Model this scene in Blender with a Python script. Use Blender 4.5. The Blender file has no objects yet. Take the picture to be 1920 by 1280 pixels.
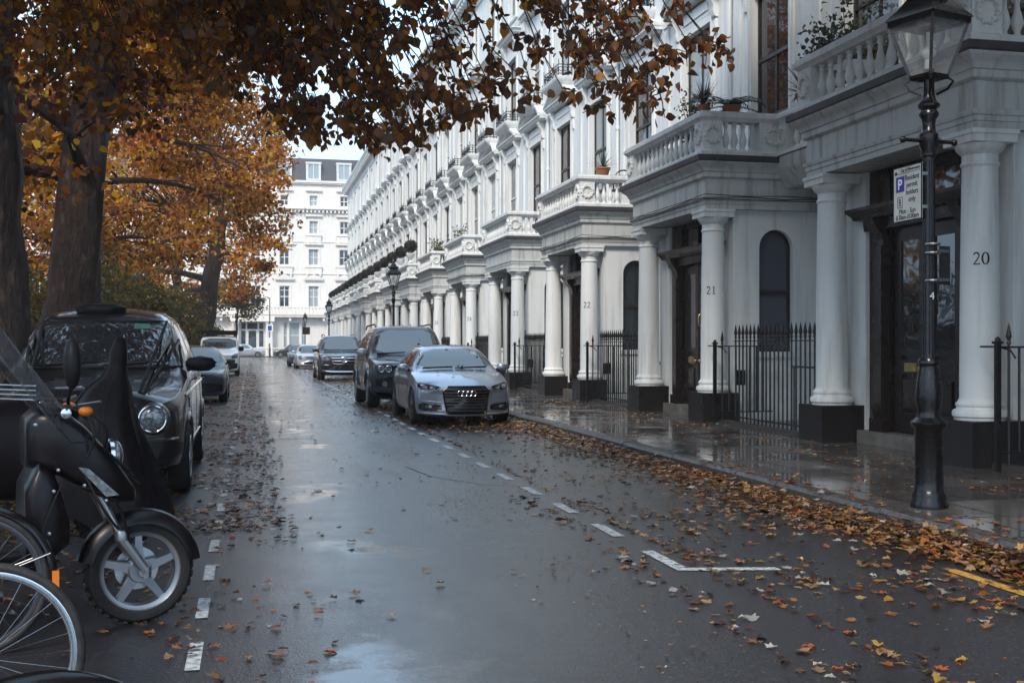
# Autumn street beside a white stucco terrace, after rain.  X = across the street (right), Y = along it, Z = up.
import bpy, bmesh, math, random
import numpy as np
from mathutils import Vector, Matrix
from mathutils.bvhtree import BVHTree

random.seed(7)
rng = np.random.default_rng(7)
SC = bpy.context.scene
COL = SC.collection
PI = math.pi
R = math.radians

# ------------------------------------------------------------------ materials
def nodes(name):
    m = bpy.data.materials.new(name); m.use_nodes = True
    nt = m.node_tree; b = nt.nodes['Principled BSDF']
    return m, nt, b

def N(nt, kind, **kw):
    n = nt.nodes.new(kind)
    for k, v in kw.items():
        if k in n.inputs: n.inputs[k].default_value = v
        else: setattr(n, k, v)
    return n

def ramp(nt, fac, stops):
    r = nt.nodes.new('ShaderNodeValToRGB')
    e = r.color_ramp.elements
    while len(e) < len(stops): e.new(0.5)
    for i, (p, c) in enumerate(stops):
        e[i].position = p
        e[i].color = (c, c, c, 1) if isinstance(c, (int, float)) else (*c, 1)
    nt.links.new(fac, r.inputs[0])
    return r.outputs[0]

def noise(nt, scale, detail=4, rough=.55, vec=None, dist=0.0):
    n = N(nt, 'ShaderNodeTexNoise', Scale=scale, Detail=detail, Roughness=rough, Distortion=dist)
    if vec is not None: nt.links.new(vec, n.inputs['Vector'])
    return n.outputs['Fac']

def pos(nt, scale=(1, 1, 1), obj=False):
    if obj: o = nt.nodes.new('ShaderNodeTexCoord').outputs['Object']
    else: o = nt.nodes.new('ShaderNodeNewGeometry').outputs['Position']
    mp = N(nt, 'ShaderNodeMapping'); mp.inputs['Scale'].default_value = scale
    nt.links.new(o, mp.inputs['Vector'])
    return mp.outputs[0]

def mixc(nt, fac, a, b):
    m = nt.nodes.new('ShaderNodeMix'); m.data_type = 'RGBA'
    for s, x in ((0, fac), (6, a), (7, b)):
        if isinstance(x, bpy.types.NodeSocket): nt.links.new(x, m.inputs[s])
        elif s == 0: m.inputs[s].default_value = x
        else: m.inputs[s].default_value = (*x, 1)
    return m.outputs[2]

def math_n(nt, op, a, b=None, clamp=False):
    m = nt.nodes.new('ShaderNodeMath'); m.operation = op; m.use_clamp = clamp
    for i, x in enumerate((a, b)):
        if x is None: continue
        if isinstance(x, bpy.types.NodeSocket): nt.links.new(x, m.inputs[i])
        else: m.inputs[i].default_value = x
    return m.outputs[0]

def bump(nt, b, h, strength=.3, dist=.01):
    n = N(nt, 'ShaderNodeBump', Strength=strength, Distance=dist)
    nt.links.new(h, n.inputs['Height']); nt.links.new(n.outputs[0], b.inputs['Normal'])
    return n.outputs[0]

def pm(name, col, rough=.5, metal=0., var=.12, scale=4., bmp=0., bscale=60., coat=0., crough=.05, ior=1.45, obj=False, dcol=None):
    m, nt, b = nodes(name)
    v = pos(nt, obj=obj)
    f = noise(nt, scale, 5, .6, v)
    d = dcol or tuple(c * (1 - 2.2 * var) for c in col)
    nt.links.new(mixc(nt, ramp(nt, f, [(.35, 0), (.7, 1)]), d, col), b.inputs['Base Color'])
    nt.links.new(ramp(nt, f, [(.3, min(1, rough * 1.25)), (.7, rough * .85)]), b.inputs['Roughness'])
    b.inputs['Metallic'].default_value = metal
    b.inputs['IOR'].default_value = ior
    b.inputs['Coat Weight'].default_value = coat
    b.inputs['Coat Roughness'].default_value = crough
    if bmp: bump(nt, b, noise(nt, bscale, 3, .6, v), bmp, .01)
    return m

M = {}
def stucco(name, col, dirt):
    m, nt, b = nodes(name)
    p = pos(nt)
    big = noise(nt, .9, 5, .6, p)
    st = noise(nt, 1.0, 6, .65, pos(nt, (6, 6, .45)))
    fine = noise(nt, 30, 4, .6, p)
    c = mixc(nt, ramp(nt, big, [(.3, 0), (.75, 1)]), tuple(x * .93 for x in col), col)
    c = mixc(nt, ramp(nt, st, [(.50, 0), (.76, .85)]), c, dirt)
    c = mixc(nt, ramp(nt, fine, [(.62, 0), (.8, .4)]), c, tuple(x * .75 for x in col))
    nt.links.new(c, b.inputs['Base Color'])
    nt.links.new(ramp(nt, big, [(.3, .62), (.7, .42)]), b.inputs['Roughness'])
    bump(nt, b, fine, .12, .008)
    return m
M['stucco'] = stucco('white stucco', (.70, .72, .71), (.40, .39, .365))
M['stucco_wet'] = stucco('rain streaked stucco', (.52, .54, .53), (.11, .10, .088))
M['cream'] = stucco('cream painted stucco', (.78, .73, .67), (.58, .53, .47))
M['plinth'] = pm('black plinth paint', (.016, .015, .016), .3, var=.2, bmp=.1, bscale=25)
M['darkstrip'] = pm('dark grey strip', (.06, .055, .065), .45, var=.2)
M['iron'] = pm('black iron paint', (.010, .009, .010), .28, var=.2, bmp=.15, bscale=40)
M['lampiron'] = pm('gloss black lamp paint', (.005, .005, .006), .24, var=.2, bmp=.25, bscale=22)
M['door'] = pm('dark brown door paint', (.020, .014, .013), .28, var=.2)
M['sash'] = pm('dark sash paint', (.03, .022, .02), .4)
M['sashw'] = pm('white sash paint', (.7, .71, .7), .45)
M['brass'] = pm('worn brass', (.55, .40, .18), .3, 1.0)
M['chrome'] = pm('chrome', (.72, .74, .76), .13, 1.0, var=.04)
M['alloy'] = pm('silver alloy', (.30, .31, .33), .38, .9, var=.1)
M['darkalloy'] = pm('dark alloy', (.10, .10, .11), .35, .8, var=.1)
M['steel'] = pm('brushed steel', (.5, .51, .52), .28, 1.0, var=.1)
M['rubber'] = pm('tyre rubber', (.014, .013, .013), .75, var=.2, bmp=.3, bscale=90)
M['plastic'] = pm('black plastic', (.011, .010, .011), .42, var=.2, ior=1.3)
M['gloss'] = pm('gloss black plastic', (.008, .008, .009), .12, var=.1)
M['slate'] = pm('slate roof', (.07, .075, .09), .5, var=.25, scale=9)
M['roofgrey'] = pm('flat roof felt', (.12, .12, .12), .8)
M['darkroom'] = pm('dark interior', (.012, .011, .012), .9)
M['stone'] = pm('york stone step', (.20, .19, .17), .35, var=.25, bmp=.2, bscale=30)
M['terracotta'] = pm('terracotta', (.35, .13, .07), .75)
M['white'] = pm('white paint', (.72, .73, .73), .45, var=.06)
M['stickergreen'] = pm('green sticker', (.10, .30, .22), .4)
M['orange'] = pm('orange reflector', (.75, .20, .02), .35)
M['number'] = pm('black numeral paint', (.012, .012, .014), .5)

def glassmat(name, tint, ior=1.9, rough=.03, drops=True, curtain=None):
    m, nt, b = nodes(name)
    p = pos(nt)
    if curtain:
        w = N(nt, 'ShaderNodeTexWave', Scale=9.0, Distortion=1.5, Detail=2.0)
        nt.links.new(pos(nt, (1, 1, .02)), w.inputs['Vector'])
        nt.links.new(mixc(nt, w.outputs['Fac'], tuple(x * .6 for x in curtain), curtain), b.inputs['Base Color'])
    else: b.inputs['Base Color'].default_value = (*tint, 1)
    b.inputs['Roughness'].default_value = rough
    b.inputs['IOR'].default_value = ior
    if drops:
        v = N(nt, 'ShaderNodeTexVoronoi', Scale=55.0); nt.links.new(p, v.inputs['Vector'])
        h = math_n(nt, 'ADD', ramp(nt, v.outputs['Distance'], [(.1, 1), (.3, 0)]), math_n(nt, 'MULTIPLY', noise(nt, 2.2, 2, .5, p), 1.5))
        bump(nt, b, h, .12, .003)
    else:
        bump(nt, b, noise(nt, 1.6, 2, .5, p), .25, .02)
    return m
M['carglass'] = glassmat('rain spotted car glass', (.02, .025, .03), 2.3, .02)
M['pane'] = glassmat('old window glass', (.022, .024, .028), 1.75, .03, False)
M['panecurtain'] = glassmat('window glass before curtain', (0, 0, 0), 1.7, .05, False, (.36, .42, .44))
M['paneblue'] = glassmat('blue grey blind behind glass', (.085, .09, .115), 1.6, .06, False)
def lensmat():
    m, nt, b = nodes('headlamp lens')
    b.inputs['Base Color'].default_value = (.2, .2, .2, 1); b.inputs['Metallic'].default_value = .25
    v = N(nt, 'ShaderNodeTexVoronoi', Scale=38.0); nt.links.new(pos(nt), v.inputs['Vector'])
    nt.links.new(mixc(nt, v.outputs['Distance'], (.26, .28, .30), (.04, .04, .05)), b.inputs['Base Color'])
    b.inputs['Roughness'].default_value = .12; b.inputs['Coat Weight'].default_value = 1
    return m
M['lens'] = lensmat()
def paint(name, col, metal=.6, rough=.32, flake=True):
    m, nt, b = nodes(name)
    p = pos(nt)
    dirt = noise(nt, 3.5, 5, .65, p)
    nt.links.new(mixc(nt, ramp(nt, dirt, [(.45, 0), (.85, .35)]), col, tuple(c * .6 + .01 for c in col)), b.inputs['Base Color'])
    b.inputs['Metallic'].default_value = metal
    b.inputs['Roughness'].default_value = rough
    b.inputs['Coat Weight'].default_value = 1; b.inputs['Coat Roughness'].default_value = .05
    v = N(nt, 'ShaderNodeTexVoronoi', Scale=48.0); nt.links.new(p, v.inputs['Vector'])
    bn = N(nt, 'ShaderNodeBump', Strength=.10, Distance=.002)
    nt.links.new(ramp(nt, v.outputs['Distance'], [(.12, 1), (.3, 0)]), bn.inputs['Height'])
    nt.links.new(bn.outputs[0], b.inputs['Coat Normal'])
    return m
M['p_silver'] = paint('metallic grey blue paint', (.33, .37, .45), .75, .28)
M['p_black'] = paint('black paint', (.010, .010, .013), .2, .3)
M['p_navy'] = paint('blue black paint', (.014, .016, .026), .4, .3)
M['p_grey'] = paint('dark grey paint', (.05, .055, .068), .6, .3)
M['p_white'] = paint('white van paint', (.86, .87, .87), 0, .35)
M['p_green'] = paint('dark blue green paint', (.06, .085, .10), .5, .33)
M['p_lsilver'] = paint('light silver paint', (.48, .5, .53), .6, .3)
M['p_red'] = paint('dark plum paint', (.035, .016, .02), .3, .3)

def leafmat(name, trans=.45, rough=.55, attr='Col'):
    m, nt, b = nodes(name)
    out = nt.nodes['Material Output']
    a = nt.nodes.new('ShaderNodeAttribute'); a.attribute_name = attr
    nt.links.new(a.outputs['Color'], b.inputs['Base Color'])
    b.inputs['Roughness'].default_value = rough
    tr = nt.nodes.new('ShaderNodeBsdfTranslucent')
    hs = N(nt, 'ShaderNodeHueSaturation', Saturation=1.2, Value=1.5)
    nt.links.new(a.outputs['Color'], hs.inputs['Color']); nt.links.new(hs.outputs[0], tr.inputs['Color'])
    mx = N(nt, 'ShaderNodeMixShader'); mx.inputs[0].default_value = trans
    nt.links.new(b.outputs[0], mx.inputs[1]); nt.links.new(tr.outputs[0], mx.inputs[2])
    nt.links.new(mx.outputs[0], out.inputs['Surface'])
    return m
M['leaf'] = leafmat('autumn leaves', .58)
M['wetleaf'] = leafmat('wet fallen leaves', .1, .3)
def bark():
    m, nt, b = nodes('plane tree bark')
    p = pos(nt)
    v = N(nt, 'ShaderNodeTexVoronoi', Scale=3.2); nt.links.new(pos(nt, (1.6, 1.6, .7)), v.inputs['Vector'])
    f = noise(nt, 5, 6, .65, pos(nt, (2, 2, .6)))
    c = mixc(nt, ramp(nt, f, [(.35, 0), (.68, 1)]), (.014, .008, .007), (.060, .034, .028))
    c = mixc(nt, ramp(nt, v.outputs['Distance'], [(.12, .75), (.30, 0)]), c, (.12, .085, .065))
    nt.links.new(c, b.inputs['Base Color']); b.inputs['Roughness'].default_value = .7
    bump(nt, b, f, 1.0, .12)
    return m
M['bark'] = bark()

def asphalt():
    m, nt, b = nodes('wet asphalt')
    p = pos(nt)
    sx = nt.nodes.new('ShaderNodeSeparateXYZ'); nt.links.new(p, sx.inputs[0])
    fine = noise(nt, 95, 3, .75, p)
    grit = N(nt, 'ShaderNodeTexVoronoi', Scale=70.0); nt.links.new(p, grit.inputs['Vector'])
    mid = noise(nt, 2.6, 6, .62, p)
    big = noise(nt, .42, 4, .55, pos(nt, (1.25, .5, 1)), .6)
    patch = noise(nt, .30, 3, .5, pos(nt, (1.5, .7, 1)), .4)
    # water lies in the worn wheel track left of the crown and is thinner towards the kerbs
    yy = math_n(nt, 'MULTIPLY', sx.outputs[1], .021)
    d = math_n(nt, 'ABSOLUTE', math_n(nt, 'SUBTRACT', math_n(nt, 'SUBTRACT', math_n(nt, 'ADD', sx.outputs[0], math_n(nt, 'MULTIPLY', big, .9)), yy), .80))
    track = ramp(nt, d, [(.12, 1), (.75, 0)])
    d2 = math_n(nt, 'ABSOLUTE', math_n(nt, 'SUBTRACT', sx.outputs[0], 1.25))
    mids = ramp(nt, d2, [(.45, .85), (1.7, 0)])
    wet = math_n(nt, 'ADD', math_n(nt, 'MULTIPLY', ramp(nt, big, [(.36, 0), (.62, 1)]), mids), math_n(nt, 'MULTIPLY', track, .8), True)
    wet = math_n(nt, 'MULTIPLY', wet, ramp(nt, mid, [(.30, .45), (.55, 1)]))
    col = mixc(nt, ramp(nt, fine, [(.35, 0), (.72, 1)]), (.007, .007, .009), (.050, .047, .054))
    st = N(nt, 'ShaderNodeTexVoronoi', Scale=52.0); nt.links.new(p, st.inputs['Vector'])
    stc = nt.nodes.new('ShaderNodeSeparateColor'); nt.links.new(st.outputs['Color'], stc.inputs[0])
    col = mixc(nt, math_n(nt, 'MULTIPLY', ramp(nt, stc.outputs[0], [(.72, 0), (.9, .55)]), ramp(nt, st.outputs['Distance'], [(.25, 1), (.5, 0)])), col, (.13, .125, .13))
    col = mixc(nt, ramp(nt, patch, [(.50, 0), (.55, .55)]), col, (.009, .008, .010))
    col = mixc(nt, math_n(nt, 'MULTIPLY', wet, .4), col, (.014, .014, .017))
    nt.links.new(col, b.inputs['Base Color'])
    rg = math_n(nt, 'SUBTRACT', .28, math_n(nt, 'MULTIPLY', wet, .20))
    pool = noise(nt, .9, 3, .5, pos(nt, (1.0, .8, 1)), .3)
    pm_ = math_n(nt, 'MULTIPLY', ramp(nt, pool, [(.55, 0), (.63, 1)]), ramp(nt, wet, [(.45, 0), (.85, 1)]))
    px_ = math_n(nt, 'DIVIDE', math_n(nt, 'SUBTRACT', sx.outputs[0], .52), .44); py_ = math_n(nt, 'DIVIDE', math_n(nt, 'SUBTRACT', sx.outputs[1], 4.6), .85)
    pr = math_n(nt, 'ADD', math_n(nt, 'ADD', math_n(nt, 'MULTIPLY', px_, px_), math_n(nt, 'MULTIPLY', py_, py_)), math_n(nt, 'MULTIPLY', math_n(nt, 'SUBTRACT', mid, .5), 6.5))
    pm_ = math_n(nt, 'MAXIMUM', pm_, ramp(nt, pr, [(.25, 1), (1.15, 0)]))
    rg2 = nt.nodes.new('ShaderNodeMix'); rg2.data_type = 'FLOAT'
    nt.links.new(pm_, rg2.inputs[0]); nt.links.new(rg, rg2.inputs[2]); rg2.inputs[3].default_value = .04
    nt.links.new(rg2.outputs[0], b.inputs['Roughness'])
    b.inputs['IOR'].default_value = 1.85
    bn = N(nt, 'ShaderNodeBump', Distance=.0032)
    nt.links.new(math_n(nt, 'SUBTRACT', .75, math_n(nt, 'ADD', math_n(nt, 'MULTIPLY', wet, .30), math_n(nt, 'MULTIPLY', pm_, .42))), bn.inputs['Strength'])
    h = math_n(nt, 'ADD', fine, math_n(nt, 'MULTIPLY', grit.outputs['Distance'], .6))
    nt.links.new(h, bn.inputs['Height']); nt.links.new(bn.outputs[0], b.inputs['Normal'])
    return m
M['asphalt'] = asphalt()

def paving():
    m, nt, b = nodes('wet paving slabs')
    p = pos(nt)
    br = N(nt, 'ShaderNodeTexBrick', Scale=1.0)
    br.offset = .5
    br.inputs['Mortar Size'].default_value = .013; br.inputs['Brick Width'].default_value = .62; br.inputs['Row Height'].default_value = .85
    br.inputs['Color1'].default_value = (.058, .054, .054, 1); br.inputs['Color2'].default_value = (.10, .092, .088, 1)
    br.inputs['Mortar'].default_value = (.008, .007, .007, 1)
    nt.links.new(pos(nt, (1, 1, 1)), br.inputs['Vector'])
    f = noise(nt, 1.3, 5, .6, p); g = noise(nt, 40, 3, .6, p)
    c = mixc(nt, ramp(nt, g, [(.4, 0), (.75, .5)]), br.outputs['Color'], (.03, .028, .028))
    nt.links.new(c, b.inputs['Base Color'])
    wet = ramp(nt, f, [(.34, 0), (.56, 1)])
    sl_ = nt.nodes.new('ShaderNodeSeparateColor'); nt.links.new(br.outputs['Color'], sl_.inputs[0])
    nt.links.new(math_n(nt, 'ADD', math_n(nt, 'ADD', ramp(nt, f, [(.34, .30), (.52, .06)]), math_n(nt, 'MULTIPLY', br.outputs['Fac'], .4)), math_n(nt, 'MULTIPLY', ramp(nt, sl_.outputs[0], [(.07, 0), (.10, 1)]), .10)), b.inputs['Roughness'])
    b.inputs['IOR'].default_value = 1.5
    bn = N(nt, 'ShaderNodeBump', Strength=.25, Distance=.006)
    h = math_n(nt, 'SUBTRACT', math_n(nt, 'MULTIPLY', g, math_n(nt, 'SUBTRACT', .45, math_n(nt, 'MULTIPLY', wet, .4))), math_n(nt, 'MULTIPLY', br.outputs['Fac'], 2.5))
    h = math_n(nt, 'ADD', h, noise(nt, 1.1, 2, .5, p))
    nt.links.new(h, bn.inputs['Height']); nt.links.new(bn.outputs[0], b.inputs['Normal'])
    return m
M['paving'] = paving()
M['kerb'] = pm('granite kerb', (.085, .078, .075), .38, var=.3, scale=30, bmp=.35, bscale=50)
M['soil'] = pm('damp earth', (.035, .026, .02), .8, var=.3, scale=3, bmp=.5, bscale=12)
def linemat(name, col):
    m, nt, b = nodes(name)
    f = noise(nt, 22, 5, .7, pos(nt))
    nt.links.new(mixc(nt, ramp(nt, f, [(.44, 0), (.66, .9)]), col, (.05, .05, .05)), b.inputs['Base Color'])
    b.inputs['Roughness'].default_value = .4
    return m
M['line'] = linemat('worn white road paint', (.66, .68, .68))
M['yellow'] = linemat('worn yellow road paint', (.62, .33, .04))

# ------------------------------------------------------------------ mesh helpers
def tag(o, label=None, cat=None, group=None, kind=None):
    if label: o['label'] = label
    if cat: o['category'] = cat
    if group: o['group'] = group
    if kind: o['kind'] = kind
    return o

def empty(name, loc=(0, 0, 0), rz=0, label=None, cat=None, group=None):
    o = bpy.data.objects.new(name, None); COL.objects.link(o)
    o.location = loc; o.rotation_euler = (0, 0, rz); o.empty_display_size = .2
    return tag(o, label, cat, group)

def link(name, me, mat, parent=None, smooth=40):
    if mat is not None: me.materials.append(M[mat] if isinstance(mat, str) else mat)
    if smooth:
        me.shade_smooth()
        me.set_sharp_from_angle(angle=R(smooth))
    o = bpy.data.objects.new(name, me); COL.objects.link(o)
    if parent is not None: o.parent = parent
    return o

def copy_tree(o, parent=None):
    c = o.copy(); COL.objects.link(c)
    c.parent = parent
    for ch in list(o.children): copy_tree(ch, c)
    return c

OFF = Vector((0, 0, 0))
class MB:
    def __init__(s): s.v = []; s.f = []
    def add(s, vs, fs):
        o = len(s.v); s.v += [tuple(v) for v in vs]; s.f += [tuple(i + o for i in f) for f in fs]; return s
    def box(s, x0, x1, y0, y1, z0, z1):
        return s.add([(x0, y0, z0), (x1, y0, z0), (x1, y1, z0), (x0, y1, z0), (x0, y0, z1), (x1, y0, z1), (x1, y1, z1), (x0, y1, z1)],
                     [(0, 3, 2, 1), (4, 5, 6, 7), (0, 1, 5, 4), (1, 2, 6, 5), (2, 3, 7, 6), (3, 0, 4, 7)])
    def bar(s, p0, p1, w, h, up=(0, 0, 1)):
        p0 = Vector(p0); p1 = Vector(p1); d = (p1 - p0).normalized(); u = Vector(up)
        if abs(d.dot(u)) > .95: u = Vector((1, 0, 0))
        a = d.cross(u).normalized() * w / 2; b = a.cross(d).normalized() * h / 2
        vs = [p + sa * a + sb * b for p in (p0, p1) for sa, sb in ((-1, -1), (1, -1), (1, 1), (-1, 1))]
        return s.add(vs, [(3, 2, 1, 0), (4, 5, 6, 7), (0, 1, 5, 4), (1, 2, 6, 5), (2, 3, 7, 6), (3, 0, 4, 7)])
    def tube(s, pts, rad, n=8, cap=True, closed=False):
        pts = [Vector(p) for p in pts]; k = len(pts)
        if not hasattr(rad, '__len__'): rad = [rad] * k
        vs = []; prev = None
        for i, p in enumerate(pts):
            if closed: d = pts[(i + 1) % k] - pts[i - 1]
            else: d = pts[min(i + 1, k - 1)] - pts[max(i - 1, 0)]
            d.normalize()
            if prev is None:
                a = d.cross(Vector((0, 0, 1)))
                if a.length < .05: a = d.cross(Vector((1, 0, 0)))
            else: a = prev - d * prev.dot(d)
            a.normalize(); prev = a; b = d.cross(a)
            vs += [p + (a * math.cos(2 * PI * j / n) + b * math.sin(2 * PI * j / n)) * rad[i] for j in range(n)]
        fs = []
        for i in range(k if closed else k - 1):
            i2 = (i + 1) % k
            for j in range(n):
                fs.append((i * n + j, i * n + (j + 1) % n, i2 * n + (j + 1) % n, i2 * n + j))
        if cap and not closed:
            fs.append(tuple(reversed(range(n)))); fs.append(tuple((k - 1) * n + j for j in range(n)))
        return s.add(vs, fs)
    def lathe(s, prof, c=(0, 0, 0), n=16, axis='z', a0=0., sq=False):
        vs = []; fs = []; k = len(prof)
        for r, h in prof:
            for j in range(n):
                t = a0 + 2 * PI * j / n; u, w = r * math.cos(t), r * math.sin(t)
                q = (u, w, h) if axis == 'z' else ((h, u, w) if axis == 'x' else (w, h, u))
                vs.append((q[0] + c[0], q[1] + c[1], q[2] + c[2]))
        for i in range(k - 1):
            for j in range(n): fs.append((i * n + j, i * n + (j + 1) % n, (i + 1) * n + (j + 1) % n, (i + 1) * n + j))
        if prof[0] == prof[-1]: return s.add(vs, fs)
        if prof[0][0] > 1e-5: fs.append(tuple(reversed(range(n))))
        if prof[-1][0] > 1e-5: fs.append(tuple((k - 1) * n + j for j in range(n)))
        return s.add(vs, fs)
    def sphere(s, c, r, n=12, m=8, sc=(1, 1, 1)):
        return s.lathe_sc([(r * math.sin(PI * i / m) + (1e-6 if i in (0, m) else 0), -r * math.cos(PI * i / m)) for i in range(m + 1)], c, n, sc)
    def lathe_sc(s, prof, c, n, sc):
        t = MB().lathe(prof, (0, 0, 0), n)
        return s.add([(v[0] * sc[0] + c[0], v[1] * sc[1] + c[1], v[2] * sc[2] + c[2]) for v in t.v], t.f)
    def torus(s, c, R1, r, axis='x', n=24, m=8, sc=1.0):
        pts = []
        for i in range(n):
            t = 2 * PI * i / n; u, w = R1 * math.cos(t) * sc, R1 * math.sin(t)
            q = {'x': (0, u, w), 'y': (u, 0, w), 'z': (u, w, 0)}[axis]
            pts.append(Vector(q) + Vector(c))
        return s.tube(pts, r, m, closed=True)
    def prism(s, poly, fa, fb):
        k = len(poly)
        return s.add([fa(*p) for p in poly] + [fb(*p) for p in poly],
                     [tuple(range(k)), tuple(reversed(range(k, 2 * k)))] + [(i, i + k, (i + 1) % k + k, (i + 1) % k) for i in range(k)])
    def sweep(s, prof, path, closed=False, caps=True):
        """profile of (out, z) swept along a plan path, out = left of the direction of travel, mitred."""
        k = len(path); P = [Vector(p) for p in path]; vs = []
        def nrm(a, b):
            d = (b - a).normalized(); return Vector((-d.y, d.x))
        for i in range(k):
            if closed or 0 < i < k - 1:
                n1 = nrm(P[i - 1], P[i]); n2 = nrm(P[i], P[(i + 1) % k]); mt = (n1 + n2) / (1 + n1.dot(n2))
            elif i == 0: mt = nrm(P[0], P[1])
            else: mt = nrm(P[k - 2], P[k - 1])
            vs += [(P[i].x + mt.x * o, P[i].y + mt.y * o, z) for o, z in prof]
        q = len(prof); fs = []
        for i in range(k if closed else k - 1):
            for j in range(q - 1):
                a = i * q + j; b = ((i + 1) % k) * q + j
                fs.append((a, b, b + 1, a + 1))
        if caps and not closed:
            fs.append(tuple(range(q))); fs.append(tuple(reversed(range((k - 1) * q, k * q))))
        return s.add(vs, fs)
    def merge(s, o, T=None):
        return s.add([tuple(T @ Vector(v)) for v in o.v] if T is not None else o.v, o.f)
    def build(s, name, mat, parent=None, smooth=40, off=None):
        me = bpy.data.meshes.new(name)
        o = OFF if off is None else Vector(off)
        me.from_pydata([(v[0] + o.x, v[1] + o.y, v[2] + o.z) for v in s.v], [], s.f)
        me.validate(); me.update()
        return link(name, me, mat, parent, smooth)

def chaikin(poly, it=2, closed=True, q=.25):
    for _ in range(it):
        out = []; n = len(poly)
        for i in range(n if closed else n - 1):
            a = poly[i]; b = poly[(i + 1) % n]
            out.append(tuple(a[k] * (1 - q) + b[k] * q for k in range(len(a))))
            out.append(tuple(a[k] * q + b[k] * (1 - q) for k in range(len(a))))
        if not closed: out = [poly[0]] + out + [poly[-1]]
        poly = out
    return poly

def np_mesh(name, V, F, colors=None, mat=None, parent=None, smooth=0):
    """V (n,3), F (m,k) int, colors (m,3) per face."""
    me = bpy.data.meshes.new(name)
    n, m, k = len(V), len(F), F.shape[1]
    me.vertices.add(n); me.vertices.foreach_set('co', V.astype(np.float32).ravel())
    me.loops.add(m * k); me.loops.foreach_set('vertex_index', F.astype(np.int32).ravel())
    me.polygons.add(m)
    me.polygons.foreach_set('loop_start', np.arange(0, m * k, k, dtype=np.int32))
    if colors is not None:
        at = me.color_attributes.new('Col', 'FLOAT_COLOR', 'CORNER')
        c = np.ones((m, k, 4), np.float32); c[:, :, :3] = colors[:, None, :]
        at.data.foreach_set('color', c.ravel())
    me.update(calc_edges=True); me.validate()
    return link(name, me, mat, parent, smooth)

LEAF_A = np.array([(0, 0, 0), (-.42, .3, .09), (-.34, .72, .07), (0, 1, -.05), (.34, .72, .07), (.42, .3, .09)])   # pointed oval
LEAF_B = np.array([(0, 0, 0), (-.52, .38, .10), (-.40, .85, .05), (0, 1.02, -.04), (.40, .85, .05), (.52, .38, .10)])  # round
LEAF_M = np.array([(0, 0, 0), (-.20, .12, .02), (-.52, .16, .10), (-.34, .42, .06), (-.56, .66, .12), (-.20, .68, .03), (0, 1.05, .02), (.20, .68, .03), (.56, .66, .12), (.34, .42, .06), (.52, .16, .10), (.20, .12, .02)])
LEAF_MF = np.array([[0, 1, 3], [0, 3, 5], [1, 2, 3], [3, 4, 5], [0, 5, 6], [0, 6, 7], [0, 7, 9], [7, 8, 9], [0, 9, 11], [9, 10, 11]])
LEAF_F = np.array([[0, 1, 2, 3], [0, 3, 4, 5]])
def leaves(P, size, cols, flat=0.0, shape=LEAF_A, droop=0.0, curl=1.0, r=rng):
    """leaf blades at the points P, random orientation; flat=1 lies on the ground."""
    n = len(P)
    az = r.uniform(0, 2 * PI, n)
    if flat: tilt = r.normal(0, .28 * (1.35 - flat), n); roll = r.normal(0, .3 * (1.35 - flat), n)
    else: tilt = r.normal(-droop, .75, n); roll = r.uniform(-1.3, 1.3, n)
    L = np.repeat(shape[None], n, 0).copy()
    L[:, :, 2] *= (curl * r.uniform(.3, 2.6, n))[:, None]
    L[:, :, 0] *= r.uniform(.62, 1.12, n)[:, None]; L[:, 1:] += r.normal(0, .045, (n, shape.shape[0] - 1, 3)) * np.array([1, 1, .6])
    L *= size[:, None, None]
    cr, sr = np.cos(roll), np.sin(roll)
    x = L[:, :, 0] * cr[:, None] + L[:, :, 2] * sr[:, None]; z = -L[:, :, 0] * sr[:, None] + L[:, :, 2] * cr[:, None]
    y = L[:, :, 1]
    ct, st = np.cos(tilt), np.sin(tilt)
    y2 = y * ct[:, None] - z * st[:, None]; z2 = y * st[:, None] + z * ct[:, None]
    ca, sa = np.cos(az), np.sin(az)
    X = x * ca[:, None] - y2 * sa[:, None]; Y = x * sa[:, None] + y2 * ca[:, None]
    V = np.stack([X, Y, z2], 2) + P[:, None, :]
    k = shape.shape[0]
    T = LEAF_MF if k == 12 else LEAF_F
    F = (T[None] + (np.arange(n) * k)[:, None, None]).reshape(-1, T.shape[1])
    c = np.repeat(cols[:, None, :], len(T), 1).reshape(-1, 3)
    return V.reshape(-1, 3), F, c

def palette(n, cols, weights, jit=.25, r=rng):
    w = np.array(weights, float); w /= w.sum()
    c = np.array(cols)[r.choice(len(cols), n, p=w)]
    return np.clip(c * r.uniform(1 - jit, 1 + jit, (n, 1)) * r.uniform(.92, 1.08, (n, 3)), 0, 1)

# ------------------------------------------------------------------ camera, sky, sun
cam = bpy.data.cameras.new('camera'); camo = bpy.data.objects.new('camera', cam); COL.objects.link(camo)
camo.location = (0, 0, 1.42)
YAW = math.atan(490 / 2150)
camo.rotation_euler = (PI / 2, 0, -YAW)
cam.sensor_fit = 'HORIZONTAL'; cam.sensor_width = 36; cam.lens = 36 * 2150 / 1920
cam.shift_y = 6 / 1920
cam.clip_start = .05; cam.clip_end = 3000
SC.camera = camo
SUN_EL, SUN_AZ = 42, 213           # azimuth clockwise from +Y: behind the camera, to its left
w = bpy.data.worlds.new('World'); SC.world = w; w.use_nodes = True
nt = w.node_tree
sky = nt.nodes.new('ShaderNodeTexSky'); sky.sky_type = 'NISHITA'; sky.sun_disc = False
sky.sun_elevation = R(SUN_EL); sky.sun_rotation = R(SUN_AZ); sky.air_density = 1.0; sky.dust_density = 4.0; sky.ozone_density = 1.0
hs = N(nt, 'ShaderNodeHueSaturation', Saturation=.9, Value=1.0)
nt.links.new(sky.outputs[0], hs.inputs['Color'])
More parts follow.
